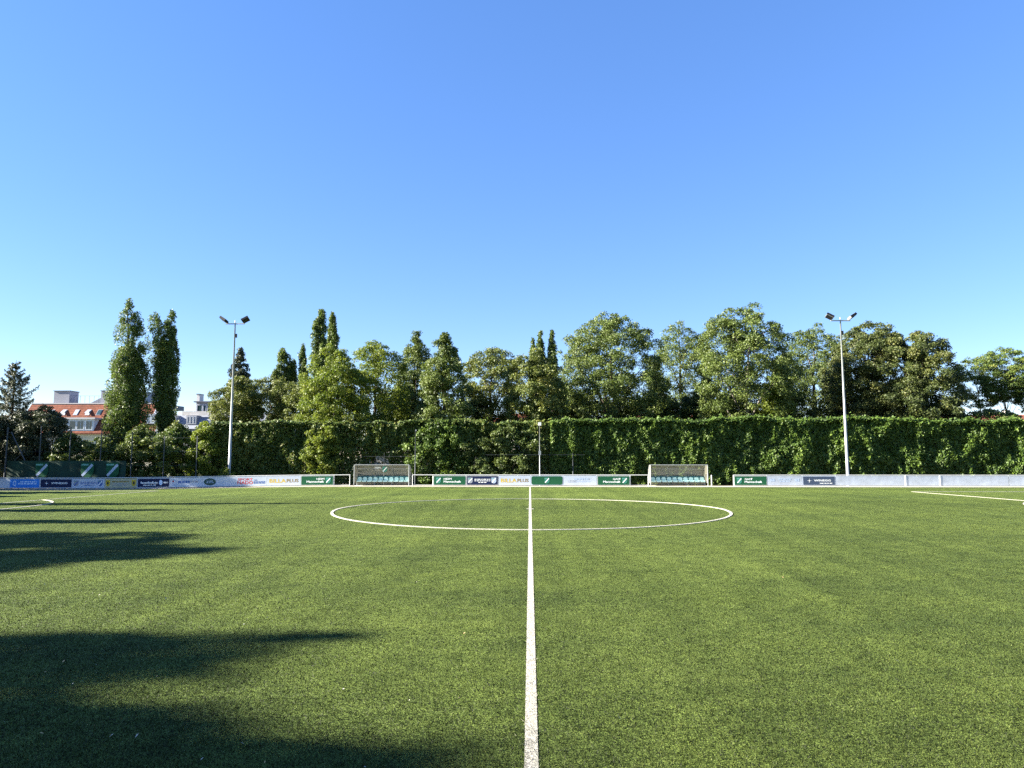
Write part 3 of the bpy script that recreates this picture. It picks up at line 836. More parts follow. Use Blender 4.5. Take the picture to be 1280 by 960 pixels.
def tiled_house():
    Y = 128.0
    P = lambda px, py, y=Y: at(px, py, y)
    base = P(110, 560)
    r = empty('tiled_house', (base.x, Y, -.3), 'long house with orange tiled roof, skylights and a white dormer row', 'house')
    lx = lambda px: P(px, 500).x - base.x
    lz = lambda py: P(110, py).z + .3
    x0, x1 = lx(20), lx(196)
    ze, zr = lz(541), lz(503)           # lower eaves, ridge edge
    dy = 4.2                            # depth of the slope
    bx('wall', M['wall_cream'], r, x0 + .3, x1 - .3, .5, 11, -.5, ze - .05)
    # slope as a slab
    roof = MB().hexa([(x0, 0, ze - .25), (x1, 0, ze - .25), (x1, dy, zr - .25), (x0, dy, zr - .25), (x0, 0, ze), (x1, 0, ze), (x1 - .3, dy, zr), (x0, dy, zr)]).build('roof', M['tile'], r)
    bx('roof_deck', M['zinc_dark'], r, x0, x1 - .3, dy + .01, 11, zr - .9, zr - .05)
    bx('ridge_capping', M['gutter'], r, x0, x1 - .2, dy - .12, dy + .2, zr + .005, zr + .22)
    sl = (zr - ze) / dy
    ang = math.atan(sl)
    for i, px in enumerate((52, 68, 84, 99, 113, 128, 186)):
        cx = lx(px) ; cy = dy * .70; cz = ze + sl * cy
        w, h = .85, 1.35
        op = .35 if i in (1, 3) else 0.0
        o = MB(); t = .08
        o.box(-w/2, w/2, -h/2, h/2, -.05, .07)
        f = o.build('skylight', M['zinc'], r, (cx, cy, cz)); f.rotation_euler = (ang, 0, 0)
        g = MB().box(-w/2 + t, w/2 - t, -h + t*2, 0, .0, .03).build('pane', M['pane_sky' if i != 4 else 'pane'], f, (0, h/2 - t, .075))
        g.rotation_euler = (-op, 0, 0)
    # dormer row with flat zinc roof
    d0, d1 = lx(70), lx(118)
    dz0, dz1 = lz(538.5), lz(524)
    dyf = .25
    dm = bx('dormer', M['frame'], r, d0, d1, dyf, dy * .62, dz0, dz1)
    bx('dormer_roof', M['gutter'], r, d0 - .25, d1 + .35, dyf - .35, dy * .64, dz1 + .004, dz1 + .32)
    for a, b, n in ((73, 79, 1), (80.5, 85.5, 1), (87.5, 96, 1), (97, 106, 2), (108, 116.5, 2)):
        window(dm, lx(a), lx(b), dyf - .002, dz0 + .2, dz1 - .25, n)
    # roof-top stair heads and railing
    for a, b, t in ((46, 66, 486), (107, 124, 486)):
        q = bx('chimney_block', M['wall_grey'], r, lx(a), lx(b), dy + .4, dy + 3.2, zr - .06, lz(t))
        bx('cap', M['zinc_dark'], q, lx(a) - .12, lx(b) + .12, dy + .28, dy + 3.32, lz(t) + .003, lz(t) + .14)
    rl = MB()
    for px in (68, 74, 80, 86, 92, 98, 104):
        rl.tube([(lx(px), dy + .5, zr - .1), (lx(px), dy + .5, lz(492))], .03, 5)
    rl.tube([(lx(66), dy + .5, lz(492)), (lx(107), dy + .5, lz(492))], .03, 5)
    rl.build('roof_railing', M['zinc_dark'], r)
    # low grey hipped roof behind
    h = MB(); y0, y1 = dy + 4, dy + 14
    xa, xb, xc = lx(66), lx(108), lx(150)
    zb, zt = zr - .5, lz(484)
    h.face([(xa, y0, zb), (xb, y0, zt), (xc, y0, zt), (xc, y0, zb)]); h.face([(xa, y0, zb), (xa, y1, zb), (xb, y1, zt), (xb, y0, zt)])
    h.face([(xb, y0, zt), (xb, y1, zt), (xc, y1, zt), (xc, y0, zt)]); h.face([(xc, y0, zb), (xc, y0, zt), (xc, y1, zt), (xc, y1, zb)])
    h.build('upper_roof', M['zinc'], r)
    # right gable end: zinc verge and glazed dormer
    vz = MB().hexa([(x1 + .01, -.1, ze - .3), (x1 + .7, -.1, ze - .3), (x1 + .5, dy + .2, zr - .1), (x1 - .28, dy + .2, zr - .1), (x1 + .01, -.1, ze + .35), (x1 + .7, -.1, ze + .35), (x1 + .5, dy + .2, zr + .5), (x1 - .28, dy + .2, zr + .5)])
    vz.build('verge', M['zinc'], r)
    dr = bx('dormer', M['zinc'], r, lx(180), lx(193), .9, dy * .8, lz(530), lz(517))
    window(dr, lx(181), lx(192), .898, lz(529), lz(518.5), 3, 'pane_sky')
    for px in (30, 60, 90, 120, 150, 180):
        window(r, lx(px), lx(px + 9), .498, 4.2, 6.0, 2)
    return r
tiled_house()

def grey_block():
    Y = 150.0
    base = at(252, 560, Y)
    r = empty('grey_apartment_block', (base.x, Y, -.3), 'grey zinc-roofed apartment block right of the narrow dark poplar', 'building')
    lx = lambda px: at(px, 500, Y).x - base.x
    lz = lambda py: at(252, py, Y).z + .3
    bx('wall', M['wall_grey'], r, lx(205), lx(330), 0, 14, -.5, lz(536))
    z0, z1 = lz(536), lz(517)
    MB().hexa([(lx(203), -.2, z0 + .004), (lx(332), -.2, z0 + .004), (lx(332), 14, z0 + .004), (lx(203), 14, z0 + .004), (lx(205), 2.2, z1), (lx(330), 2.2, z1), (lx(330), 12, z1), (lx(205), 12, z1)]).build('mansard', M['zinc'], r)
    up = bx('penthouse', M['wall_grey'], r, lx(236), lx(300), 3.5, 11, z1 + .004, lz(501.5))
    bx('roof', M['zinc_dark'], r, lx(234), lx(302), 2.9, 11.5, lz(501.5) + .004, lz(500))
    for a, b in ((237, 244), (244.8, 249), (250.5, 262), (264, 268), (270, 276)):
        window(up, lx(a), lx(b), 3.497, lz(514), lz(504.5), 1)
    for a in (208, 233, 262, 290):
        d = MB().box(lx(a), lx(a + 13), .4, 3.4, lz(531), lz(519)).build('dormer', M['zinc'], r)
        for k in range(3):
            window(d, lx(a + 1 + k * 4), lx(a + 4.4 + k * 4), .398, lz(530), lz(520.5), 1, 'pane_sky')
    bx('balcony_parapet', M['wall_pale'], r, lx(225), lx(278), 1.2, 1.5, z1 - .3, lz(513.5))
    c = bx('chimney', M['wall_pale'], r, lx(229), lx(233), 6, 8, z1 - .2, lz(490))
    bx('cap', M['zinc_dark'], c, lx(228.6), lx(233.4), 5.9, 8.1, lz(490) + .003, lz(489))
    return r
grey_block()

def gable_house(name, label, px0, px1, Y, ridge_py, eave_py, wall, tile, depth=9, chims=(), wins=()):
    base = at((px0 + px1) / 2, 560, Y)
    r = empty(name, (base.x, Y, -.3), label, 'house')
    lx = lambda px: at(px, 520, Y).x - base.x
    lz = lambda py: at((px0 + px1) / 2, py, Y).z + .3
    x0, x1, ze, zr = lx(px0), lx(px1), lz(eave_py), lz(ridge_py)
    bx('wall', M[wall], r, x0 + .4, x1 - .4, .4, depth - .4, -.5, ze - .02)
    s = MB(); t = .22
    h = depth / 2
    s.hexa([(x0, 0, ze), (x1, 0, ze), (x1, h, zr), (x0, h, zr), (x0, 0, ze + t), (x1, 0, ze + t), (x1, h, zr + t), (x0, h, zr + t)])
    s.hexa([(x0, h + .002, zr), (x1, h + .002, zr), (x1, depth, ze), (x0, depth, ze), (x0, h + .002, zr + t), (x1, h + .002, zr + t), (x1, depth, ze + t), (x0, depth, ze + t)])
    s.build('roof', M[tile], r)
    for xx, q in ((x0 + .42, 1), (x1 - .42, -1)):
        MB().face([(xx, .5, ze - .02), (xx, depth - .5, ze - .02), (xx, h, zr - .1)]).build('gable', M[wall], r)
    for (a, b, top) in chims:
        c = bx('chimney', M['wall_pale'], r, lx(a), lx(b), h - .9, h - .2, zr - 1.2, lz(top))
        bx('cap', M['zinc_dark'], c, lx(a) - .08, lx(b) + .08, h - .98, h - .12, lz(top) + .003, lz(top) + .12)
    for (a, b, t0, t1) in wins:
        window(r, lx(a), lx(b), .397, lz(t1), lz(t0), 2)
    return r
gable_house('red_roofed_house', 'low house with red tiled roof glimpsed above the hedge left of the big maple', 640, 742, 96, 516, 548, 'wall_pale', 'tile2', 10, [(700, 704, 511)], [(655, 665, 556, 578), (690, 700, 556, 578)])
gable_house('red_roofed_house', 'low red-roofed house glimpsed above the hedge behind the away bench', 800, 905, 104, 519, 540, 'wall_pale', 'tile2', 10, [(880, 884, 512)], [(830, 840, 556, 575)])
gable_house('red_roofed_house', 'long red-roofed house above the hedge at the right edge', 1100, 1330, 100, 518, 540, 'wall_cream', 'tile2', 10, [(1184, 1189, 511), (1282, 1287, 511)], [(1140, 1150, 556, 575), (1240, 1250, 556, 575)])
gable_house('pale_house', 'pale rendered house glimpsed through the foliage behind the home bench', 452, 632, 92, 522, 534, 'wall_pale', 'tile2', 9, [(520, 525, 515)], [(468, 476, 545, 565), (490, 498, 545, 565), (512, 520, 545, 565), (560, 568, 545, 565), (590, 598, 545, 565), (612, 620, 545, 565)])

# ------------------------------------------------------------------ floodlight masts
def mast(label, px, top_py, Y, tilt, grp='floodlight masts'):
    p = at(px, top_py, Y)
    z0 = float(gz(p.x, Y)) - .05
    H = p.z - z0
    r = empty('floodlight_mast', (p.x, Y, z0), label, 'floodlight', grp)
    MB().tube([(0, 0, 0), (0, 0, H * .5), (0, 0, H)], [.14, .105, .055], 14).build('pole', M['galv'], r, smooth_shade=True)
    b = MB().box(-.3, .3, -.3, .3, -.1, .06)
    b.build('base_plate', M['kerb'], r)
    MB().box(-.9, .9, -.05, .05, H - .03, H + .06).build('crossarm', M['galv_dull'], r)
    MB().tube([(0, 0, H + .06), (0, 0, H + .34)], .05, 8).build('pole_cap', M['galv_dull'], r)
    MB().box(.06, .20, -.09, .09, H - 1.3, H - .95).build('junction_box', M['dark'], r)
    for s in (-1, 1):
        hd = MB()
        hd.box(-.34, .34, -.34, .34, -.10, .06)
        for k in range(7):
            hd.box(-.32 + k * .10, -.29 + k * .10, -.28, .28, .061, .12)
        f = hd.build('floodlight', M['galv' if tilt else 'dark'], r, (s * 1.02, -.12, H + .38))
        f.rotation_euler = (R(-18), R(-s * 31), R(s * 14))
        MB().box(-.29, .29, -.29, .29, -.125, -.102).build('lens', M['lens'], f)
        MB().box(-.35, .35, -.36, -.341, -.10, .10).build('visor', M['dark'], f)
        MB().tube([(s * .8, 0, H + .06), (s * .88, -.06, H + .32)], .045, 6).build('bracket', M['galv_dull'], r)
    return r
mast('grey floodlight mast rising behind the left boards', 294, 405, 65.6, 0)
mast('sunlit pale floodlight mast rising behind the right boards', 1050.5, 401, 65.6, 1)

# ------------------------------------------------------------------ thin poles, fence, banner
def pole(name, label, px, top, Y, rad, parts=None, cat='pole', group=None):
    p = at(px, top, Y); z0 = float(gz(p.x, Y)) - .1
    r = empty(name, (p.x, Y, z0), label, cat, group)
    MB().tube([(0, 0, 0), (0, 0, p.z - z0)], rad * .8, 8).build('post', M['galv_dull' if name == 'camera_pole' else 'fence'], r, smooth_shade=True)
    return r, p.z - z0
r, H = pole('camera_pole', 'thin pole with a small white camera head behind the centre boards', 674.5, 532, 66.6, .05)
MB().box(-.14, .14, -.2, .12, H + .002, H + .30).build('camera_head', M['ink_w'], r)
MB().box(-.11, .11, -.16, -.051, H - 2.75, H - 2.35).build('junction_box', M['galv'], r)
r, H = pole('net_pole', 'thin grey net pole right of the home bench', 519.5, 539, 66.8, .05, group='net poles')
MB().box(-.03, .10, -.03, .03, H + .002, H + .15).build('cap', M['galv_dull'], r)
pole('net_pole', 'short grey net pole behind the faded white board', 716, 566, 66.8, .05, group='net poles')
pole('net_pole', 'thin grey net pole above the home bench', 480.5, 566, 66.8, .045, group='net poles')
for lab, a, b, py in (('thin steel rail of the ball net behind the centre boards', 607, 731, 568.5), ('thin steel rail of the ball net behind the home bench', 445, 519, 570.5)):
    p, q = at(a, py, 66.7), at(b, py, 66.7)
    o = MB().tube([(-(q.x-p.x)/2, 0, 0), ((q.x-p.x)/2, 0, 0)], .010, 6).build('net_rail', M['fence'], None, ((p.x + q.x) / 2, 66.70, p.z))
    tag(o, lab, 'rail', 'net rails')

def left_fence():
    Y = 66.2
    c = at(130, 600, Y)
    r = empty('ball_fence', (c.x, Y, -.45), 'tall thin-posted ball fence behind the left boards', 'fence')
    tops = [(10, 534), (52, 532), (89, 534), (127.5, 536), (166, 540), (206, 545), (247, 545)]
    for px, t in tops:
        p = at(px, t, Y)
        MB().tube([(p.x - c.x, 0, 0), (p.x - c.x, 0, p.z + .45)], .045 if px > 15 else .075, 8).build('post', M['fence'], r)
    a, b = at(14, 540, Y), at(31, 576, Y)
    MB().tube([(a.x - c.x, .02, a.z + .45), (b.x - c.x, .02, b.z + .45)], .055, 6).build('brace', M['fence'], r)
    a, b = at(30, 562, Y), at(16, 577, Y)
    MB().tube([(a.x - c.x, .15, a.z + .45), (b.x - c.x, .15, b.z + .45)], .03, 6).build('brace', M['fence'], r)
    for z in (2.1, 3.4, 4.7):
        MB().tube([(at(10, 560, Y).x - c.x, 0, z), (at(247, 560, Y).x - c.x, 0, z)], .006, 5).build('wire', M['fence'], r)
left_fence()

# shield-and-stripe crest used on boards, banners and benches
def shield(cx, cz, w, h, n=7):
    pts = [(cx - w/2, cz + h/2), (cx - w/2, cz - h*.08)]
    for i in range(1, n):
        t = math.pi * i / n
        pts.append((cx - w/2 * math.cos(t), cz - h*.08 - h*.42 * math.sin(t)))
    pts += [(cx + w/2, cz - h*.08), (cx + w/2, cz + h/2)]
    return pts
def bar(cx, cz, ln, th, ang):
    c, s = math.cos(ang), math.sin(ang)
    return [(cx + u*c - v*s, cz + u*s + v*c) for u, v in ((-ln/2, -th/2), (ln/2, -th/2), (ln/2, th/2), (-ln/2, th/2))]
def crest(parent, cx, cz, h, y, field='bgreen2', band='ink_w', name='crest'):
    w = h * .86
    o = MB().plate(shield(cx, cz, w, h), y - .004, y).build(name, M[field], parent)
    MB().plate(bar(cx, cz, h * 1.0, h * .17, R(48)), y - .008, y - .0045).build('stripe', M[band], o)
    MB().plate(bar(cx - w*.20, cz + h*.36, w*.55, h*.10, 0), y - .008, y - .0045).build('bar', M['teal'], o)
    return o

def banner():
    Y = 66.0
    c = at(82, 597, Y); z0 = c.z - .25
    a, b = at(9, 576, Y), at(158, 577, Y)
    r = empty('cloth_banner', (c.x, Y, z0), 'dark green cloth banner with three crests tied to the ball fence', 'banner')
    w = b.x - a.x; h = a.z - z0
    n = 60; m = MB()
    off = a.x - c.x
    yy = lambda x: .06 * math.sin(x * 2.1) + .03 * math.sin(x * 5.3 + 1)
    for i in range(n):
        xa, xb = off + w * i / n, off + w * (i + 1) / n
        for (p, q, t) in ((0, .5, 0), (.5, 1, 1)):
            ya, yb = yy(xa) - .05 * (1 - p), yy(xb) - .05 * (1 - p)
            m.face([(xa, yy(xa) * (1 - p*.6), h * p), (xb, yy(xb) * (1 - p*.6), h * p), (xb, yy(xb) * (1 - q*.6), h * q), (xa, yy(xa) * (1 - q*.6), h * q)])
    m.build('cloth', M['banner'], r, smooth_shade=True)
    for px in (53, 111, 142):
        cx = at(px, 586, Y).x - c.x
        crest(r, cx, h * .52, h * .78, yy(cx) - .16, 'bgreen', 'ink_faded')
banner()

# ------------------------------------------------------------------ advertising boards
def text_mesh(body, w, h, name='lettering'):
    """flat letters fitted into a w x h box, in the xz plane, centred"""
    cu = bpy.data.curves.new('t', 'FONT'); cu.body = body; cu.resolution_u = 2
    cu.offset = .022; cu.align_x = 'CENTER'; cu.space_line = .85
    ob = bpy.data.objects.new('t', cu)
    me = bpy.data.meshes.new_from_object(ob)
    bpy.data.objects.remove(ob); bpy.data.curves.remove(cu)
    co = np.empty(len(me.vertices) * 3, np.float32); me.vertices.foreach_get('co', co); co = co.reshape(-1, 3)
    lo, hi = co.min(0), co.max(0)
    u = (co - (lo + hi) / 2) / np.maximum(hi - lo, 1e-6)
    out = np.stack([u[:, 0] * w, np.zeros(len(u)), u[:, 1] * h], 1).astype(np.float32)
    me.vertices.foreach_set('co', out.ravel()); me.name = name
    me.materials.clear(); me.update()
    return me
def text(parent, body, cx, cz, w, h, ink, y):
    me = text_mesh(body, w, h); me.materials.append(M[ink])
    o = link('lettering', me, parent, (cx, y, cz))
    return o
def words(parent, rng, cx, cz, w, h, ink, y):
    """a line of print too small to read: word-long dashes"""
    m = MB(); x = cx - w/2
    while x < cx + w/2 - .05:
        l = min(rng.uniform(.12, .34), cx + w/2 - x)
        m.plate([(x, cz - h/2), (x + l, cz - h/2), (x + l, cz + h/2), (x, cz + h/2)], y - .003, y)
        x += l + .06
    m.build('lettering', M[ink], parent)
def ellipse(cx, cz, a, b, n=20):
    return [(cx + a * math.cos(2*math.pi*i/n), cz + b * math.sin(2*math.pi*i/n)) for i in range(n)]

YB = 64.6
HB = 0.86
def board(px0, px1, back, label, face=None, inset=.045, rounded=False):
    """one hoarding panel; returns root, half width, front y"""
    xa, xb = at(px0, 602, YB).x, at(px1, 602, YB).x
    cx = (xa + xb) / 2; hw = (xb - xa) / 2 - .008
    z0 = (float(gz(cx, YB))) + .10
    slope = (float(gz(xb, YB)) - float(gz(xa, YB))) / (xb - xa)
    r = empty('advertising_board', (cx, YB, z0), label, 'board', 'advertising boards along the far touchline')
    r.rotation_euler = (0, -math.atan(slope), 0)
    MB().box(-hw, hw, 0, .03, 0, HB).build('backing', M[back], r)
    yf = -.004
    if face:
        w2, i = hw - inset, inset
        if rounded:
            c = .16; pts = []
            for (sx, sz) in ((1, -1), (1, 1), (-1, 1), (-1, -1)):
                ox, oz = sx * (w2 - c), HB/2 + sz * (HB/2 - i - c)
                a0 = {(1,-1): -90, (1,1): 0, (-1,1): 90, (-1,-1): 180}[(sx, sz)]
                for k in range(5):
                    t = R(a0 + k * 22.5)
                    pts.append((ox + c * math.cos(t), oz + c * math.sin(t)))
        else:
            pts = [(-w2, i), (w2, i), (w2, HB - i), (-w2, HB - i)]
        MB().plate(pts, -.010, -.002).build('panel', M[face], r)
        yf = -.0125
    return r, hw, yf, random.Random(int(px0 * 7))

def b_team(px0, px1, word, crest_right, label):
    r, hw, y, g = board(px0, px1, 'whitemetal', label, 'bgreen')
    s = 1 if crest_right else -1
    crest(r, s * hw * .68, HB/2, HB * .62, y, 'bgreen2', 'ink_w')
    text(r, word, s * hw * .20 if crest_right else -hw * .12, HB * .66, hw * .48, HB * .20, 'ink_w', y)
    text(r, 'Mannschaft', -s * hw * .12 if crest_right else hw * .16, HB * .38, hw * 1.05, HB * .22, 'ink_w', y)
def star(cx, cz, s):
    pts = []
    for k in range(8):
        rr = s if k % 2 == 0 else s * .16
        t = math.pi / 4 * k
        pts.append((cx + rr * math.cos(t), cz + rr * math.sin(t)))
    return pts
def b_star(px0, px1, label, face, ink='ink_w'):
    r, hw, y, g = board(px0, px1, 'white', label, face, .06)
    MB().plate(star(-hw * .58, HB/2, HB * .24), y - .003, y).build('star', M[ink], r)
    text(r, 'WINEGG', hw * .20, HB * .53, hw * 1.02, HB * .20, ink, y)
    if face == 'slate':
        words(r, g, hw * .45, HB * .24, hw * .8, HB * .07, ink, y)
def b_market(px0, px1, label):
    r, hw, y, g = board(px0, px1, 'white', label)
    text(r, 'BILLA', -hw * .36, HB * .50, hw * .98, HB * .40, 'ink_yellow', y)
    text(r, 'PLUS', hw * .52, HB * .50, hw * .70, HB * .36, 'ink_gold', y)
def b_shields(px0, px1, label, back, face, ink, f1, f2):
    r, hw, y, g = board(px0, px1, back, label, face)
    crest(r, -hw * .76, HB/2, HB * .60, y, f1, ink)
    crest(r, hw * .72, HB/2, HB * .60, y, f2, 'ink_w')
    for cz, w in ((.62, 1.0), (.46, 1.0), (.30, .5)):
        words(r, g, 0, HB * cz, hw * w, HB * .075, ink, y)

# left run
board(-70, -29, 'white', 'blank white board outside the left edge of the row')
board(-29, 12, 'white', 'blank pale board at the left edge of the row')
r, hw, y, g = board(12, 50, 'white', 'bright blue board with pale emblem, second from the left edge', 'blue')
MB().plate(ellipse(-hw * .66, HB * .5, .15, .26), y - .003, y).build('emblem', M['ink_pale'], r)
MB().plate(ellipse(-hw * .66, HB * .5, .08, .17), y - .006, y - .0035).build('emblem', M['blue'], r)
words(r, g, hw * .25, HB * .66, hw * 1.1, HB * .12, 'ink_pale', y); words(r, g, hw * .2, HB * .46, hw * 1.25, HB * .14, 'ink_pale', y)
b_star(50, 90.5, 'navy star board below the green banner, near the left edge', 'navy')
b_shields(90.5, 131, 'white board with two shields and blue print, below the banner crests', 'white', None, 'ink_blue', 'ink_grey', 'ink_blue')
r, hw, y, g = board(131, 171.5, 'cream', 'cream board with a yellow emblem at each end')
for s in (-1, 1):
    o = MB().plate(shield(s * hw * .80, HB/2, .36, .56), y - .004, y).build('emblem', M['ink_yellow'], r)
    MB().plate(ellipse(s * hw * .80, HB * .52, .09, .14, 10), y - .008, y - .0045).build('figure', M['ink_black'], o)
words(r, g, 0, HB * .66, hw * 1.1, HB * .10, 'ink_gold', y); words(r, g, 0, HB * .45, hw * .9, HB * .06, 'ink_grey', y); words(r, g, 0, HB * .30, hw * .9, HB * .06, 'ink_grey', y)
r, hw, y, g = board(171.5, 212.5, 'white', 'dark navy board with one bold white line and a round emblem', 'navy', .06)
for k in range(12):
    xk = -hw * .78 + k * hw * .088
    MB().plate([(xk, HB*.42), (xk + hw*.066, HB*.42), (xk + hw*.066, HB*(.64 if k in (0, 5, 8) else .57)), (xk, HB*(.64 if k in (0, 5, 8) else .57))], y - .003, y).build('letter', M['ink_w'], r)
words(r, g, -hw * .22, HB * .26, hw * .8, HB * .08, 'ink_w', y)
MB().plate(ellipse(hw * .45, HB * .52, .16, .24), y - .003, y).build('emblem', M['ink_pale'], r)
words(r, g, hw * .75, HB * .52, hw * .25, HB * .16, 'ink_w', y)
r, hw, y, g = board(212.5, 253, 'white', 'white board with a red and blue round emblem and blue slanted print')
o = MB().plate(ellipse(-hw * .72, HB * .54, .22, .26), y - .003, y).build('emblem', M['ink_faded'], r)
MB().plate(ellipse(-hw * .70, HB * .54, .13, .15), y - .006, y - .0035).build('disc', M['white'], o)
MB().plate(ellipse(-hw * .80, HB * .62, .07, .09), y - .009, y - .0065).build('disc', M['ink_red'], o)
words(r, g, -hw * .12, HB * .55, hw * .75, HB * .24, 'ink_blue', y); words(r, g, hw * .50, HB * .56, hw * .48, HB * .18, 'ink_grey', y)
words(r, g, 0, HB * .20, hw * 1.6, HB * .07, 'ink_faded', y)
r, hw, y, g = board(253, 295, 'white', 'white board with a dark green oval at the foot of the left mast')
o = MB().plate(ellipse(-hw * .55, HB * .50, .56, .32), y - .003, y).build('emblem', M['oval'], r)
words(o, g, -hw * .55, HB * .58, .6, HB * .08, 'ink_faded', y - .003); words(o, g, -hw * .55, HB * .42, .7, HB * .06, 'ink_faded', y - .003)
for k in range(4):
    words(r, g, hw * .45, HB * (.74 - .16 * k), hw * .95, HB * .06, 'ink_faded', y)
r, hw, y, g = board(295, 333.5, 'white', 'white board with red and black stacked letters')
text(r, 'SPORT', -hw * .40, HB * .70, hw * .98, HB * .24, 'ink_red', y)
text(r, 'NADO', -hw * .40, HB * .36, hw * 1.02, HB * .36, 'ink_red', y)
words(r, g, hw * .30, HB * .62, hw * .25, HB * .08, 'ink_blue', y); words(r, g, hw * .52, HB * .44, hw * .75, HB * .09, 'ink_blue', y); words(r, g, hw * .55, HB * .30, hw * .8, HB * .11, 'ink_blue', y)
b_market(333.5, 376, 'white board with yellow supermarket lettering in the left run')
b_team(376, 417, 'HEIM', True, 'green home-team board at the right end of the left run')
# centre run
b_team(541.5, 582.5, 'HEIM', False, 'green home-team board at the left end of the centre run')
b_shields(583, 623, 'navy board with a shield at each end, in the centre run', 'whitemetal', 'navy', 'ink_w', 'ink_grey', 'ink_faded')
b_market(623, 663.5, 'white board with yellow supermarket lettering just left of the halfway line')
r, hw, y, g = board(663.5, 704, 'white', 'green board with rounded corners and one crest, right of the halfway line', 'bgreen', .05, True)
crest(r, 0, HB/2, HB * .60, y, 'bgreen2', 'ink_w')
r, hw, y, g = board(704, 746, 'white', 'faded pale board with washed-out script in the centre run')
words(r, g, hw * .1, HB * .66, hw * .9, HB * .18, 'ink_faded', y); words(r, g, hw * .2, HB * .40, hw * .8, HB * .06, 'ink_faded', y); words(r, g, -hw * .5, HB * .44, hw * .5, HB * .22, 'offwhite', y)
b_team(746.5, 787.5, 'GAST', True, 'green guest-team board at the right end of the centre run')
# right run
b_team(917.5, 959, 'GAST', False, 'green guest-team board at the left end of the right run')
r, hw, y, g = board(959, 1003, 'offwhite', 'washed-out white board with two pale blue emblems in the right run')
for s in (-1, 1):
    words(r, g, s * hw * .70, HB * .56, hw * .24, HB * .28, 'ink_faded', y)
words(r, g, 0, HB * .66, hw * .7, HB * .14, 'ink_faded', y); words(r, g, 0, HB * .44, hw * .6, HB * .10, 'ink_faded', y)
b_star(1003, 1044.5, 'slate blue star board left of the right mast', 'slate')
board(1044.5, 1132, 'offwhite', 'long blank pale board behind which the right mast stands')
board(1132.6, 1175, 'offwhite', 'short blank pale board between two white joints, right run')
board(1175.6, 1261, 'offwhite', 'long blank pale board nearest the right edge but one')
board(1261.6, 1340, 'offwhite', 'blank pale board cut by the right edge')

# railing the boards hang on
def railing(px0, px1, label, joints, ends=True):
    xa, xb = at(px0, 602, YB).x, at(px1, 602, YB).x
    cx = (xa + xb) / 2
    z0 = float(gz(cx, YB))
    r = empty('pitch_railing', (cx, YB, z0), label, 'railing', 'pitch railings')
    gl = lambda x: float(gz(x, YB)) - z0
    xs = np.linspace(xa, xb, 9)
    MB().tube([(x - cx, .065, gl(x) + 1.02) for x in xs], .032, 8).build('rail', M['whitemetal'], r)
    MB().tube([(x - cx, .075, gl(x) + .12) for x in xs], .02, 6).build('lower_rail', M['whitemetal'], r)
    for px in joints:
        x = at(px, 602, YB).x
        MB().tube([(x - cx, .066, gl(x) - .15), (x - cx, .066, gl(x) + 1.0)], .032, 8).build('post', M['whitemetal'], r)
railing(-70, 437.5, 'white railing carrying the left run of boards', [-28, 12, 50, 90, 131, 171, 212, 253, 295, 333, 376, 417.4, 437])
railing(515, 811, 'white railing carrying the centre run of boards', [515.5, 541, 582.7, 623, 663.5, 704, 746.2, 788, 810.5])
railing(917, 1340, 'white railing carrying the right run of boards', [917.2, 959, 1003, 1044.5, 1090, 1132.3, 1175.3, 1218, 1261.3, 1300])
for px, lab in ((889.5, 'single white post right of the away bench'),):
    x = at(px, 602, YB).x
    o = MB().tube([(0, 0, -.1), (0, 0, 1.02)], .045, 8).build('post', M['whitemetal'], None, (x, YB, float(gz(x, YB))))
    o.name = 'rail_post'
    tag(o, lab, 'post')
for px in (1132, 1175):
    x = at(px, 602, YB).x
    o = MB().box(-.045, .045, -.022, -.003, .08, 1.0).build('joint_strip', M['ink_w'], None, (x, YB, float(gz(x, YB))))
    tag(o, 'white vertical strip covering the %s joint between blank boards right of the right mast' % ('left' if px < 1150 else 'right'), 'strip', 'joint strips')

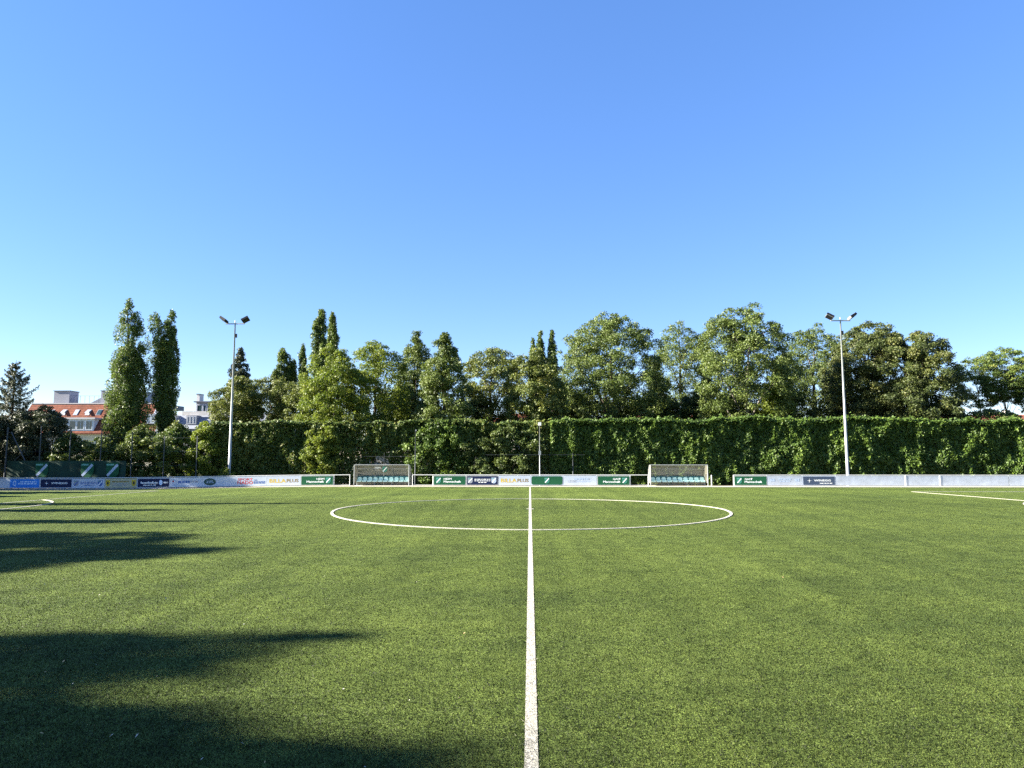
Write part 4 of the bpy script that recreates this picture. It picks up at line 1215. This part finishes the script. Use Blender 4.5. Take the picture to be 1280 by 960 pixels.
# ------------------------------------------------------------------ team benches
def bench(label, px0, px1, with_crest):
    Y = 64.9
    xa, xb = at(px0, 602, Y).x, at(px1, 602, Y).x
    W = xb - xa; cx = (xa + xb) / 2
    z0 = float(gz(cx, Y)); H = 1.92
    r = empty('team_bench', (cx, Y, z0), label, 'bench shelter', 'team bench shelters')
    w = W / 2
    # side profile: front post, curved roof falling to the rear
    prof_ = [(0, 0), (0, H), (.45, H - .02), (.80, H - .14), (1.05, H - .38), (1.15, H - .75), (1.18, .05)]
    for s in (-1, 1):
        MB().tube([(s * w, y, z) for y, z in prof_], .030, 8).build('side_frame', M['galv'], r)
        MB().tube([(s * w, 0.03, .55), (s * w, 1.15, .55)], .02, 6).build('side_rail', M['galv'], r)
        m = MB(); m.plate([(p, q) for p, q in prof_[1:]] + [(1.18, .3), (0.02, .3)], -.004, .004)
        m.v = [(s * (w - .012) + y, x, z) for x, y, z in m.v]
        m.build('side_pane', M['clear'], r)
    for k in (1, 4):
        y, z = prof_[k]
        MB().tube([(-w, y, z), (w, y, z)], .03 if k == 1 else .02, 8).build('crossbar', M['galv'], r)
    MB().tube([(-w, 1.18, .12), (w, 1.18, .12)], .02, 6).build('crossbar', M['galv'], r)
    for i in (1, 2):
        x = -w + W * i / 3
        MB().tube([(x, y + .01, z - .02) for y, z in prof_[1:]], .016, 6).build('rib', M['galv'], r)
    # roof and back sheet in three panes
    for i in range(3):
        x0, x1 = -w + W * i / 3 + .03, -w + W * (i + 1) / 3 - .03
        m = MB()
        for (a, b) in zip(prof_[1:-1], prof_[2:]):
            m.face([(x0, a[0] + .03, a[1] + .035), (x1, a[0] + .03, a[1] + .035), (x1, b[0] + .03, b[1] + .035), (x0, b[0] + .03, b[1] + .035)])
        m.build('roof_pane', M['clear'], r)
    # seat row
    MB().box(-w + .04, w - .04, .66, .74, .36, .42).build('seat_beam', M['galv'], r)
    MB().box(-w + .05, w - .05, 1.02, 1.05, .42, .86).build('back_panel', M['seatback'], r)
    for i in (0, 1, 2, 3):
        x = -w + .1 + (W - .2) * i / 3
        MB().tube([(x, .70, 0), (x, .70, .36)], .025, 6).build('seat_leg', M['galv'], r)
    n = 10; pitch = (W - .16) / n
    sm = None
    for i in range(n):
        x = -w + .08 + pitch * (i + .5)
        if sm is None:
            m = MB(); q = pitch * .40
            m.box(-q, q, -.22, .17, .0, .05)                       # pan
            m.box(-q, q, -.25, -.21, -.06, .045)                    # rolled front lip
            pts = [(-q, .04), (q, .04), (q, .24), (q * .78, .33), (q * .3, .37), (-q * .3, .37), (-q * .78, .33), (-q, .24)]
            m.plate(pts, .14, .19)
            m.box(-q - .012, -q + .02, -.15, .15, .03, .09); m.box(q - .02, q + .012, -.15, .15, .03, .09)
            m.mats = [M['seat']]
            sm = m.mesh('seat')
        link('seat', sm, r, (x, .72, .43))
    if with_crest:
        crest(r, .15, H - .42, .52, .70, 'bgreen2', 'ink_w')
        text(r, 'HEIM', -.50, H - .26, .5, .13, 'ink_w', .70)
    MB().box(-w - .1, w + .1, -.15, 1.3, -.06, .03).build('slab', M['kerb'], r)
    return r
bench('home bench shelter with turquoise seats and crest, left of the halfway line', 442.5, 511, True)
bench('away bench shelter with turquoise seats, right of the halfway line', 813.5, 885, False)
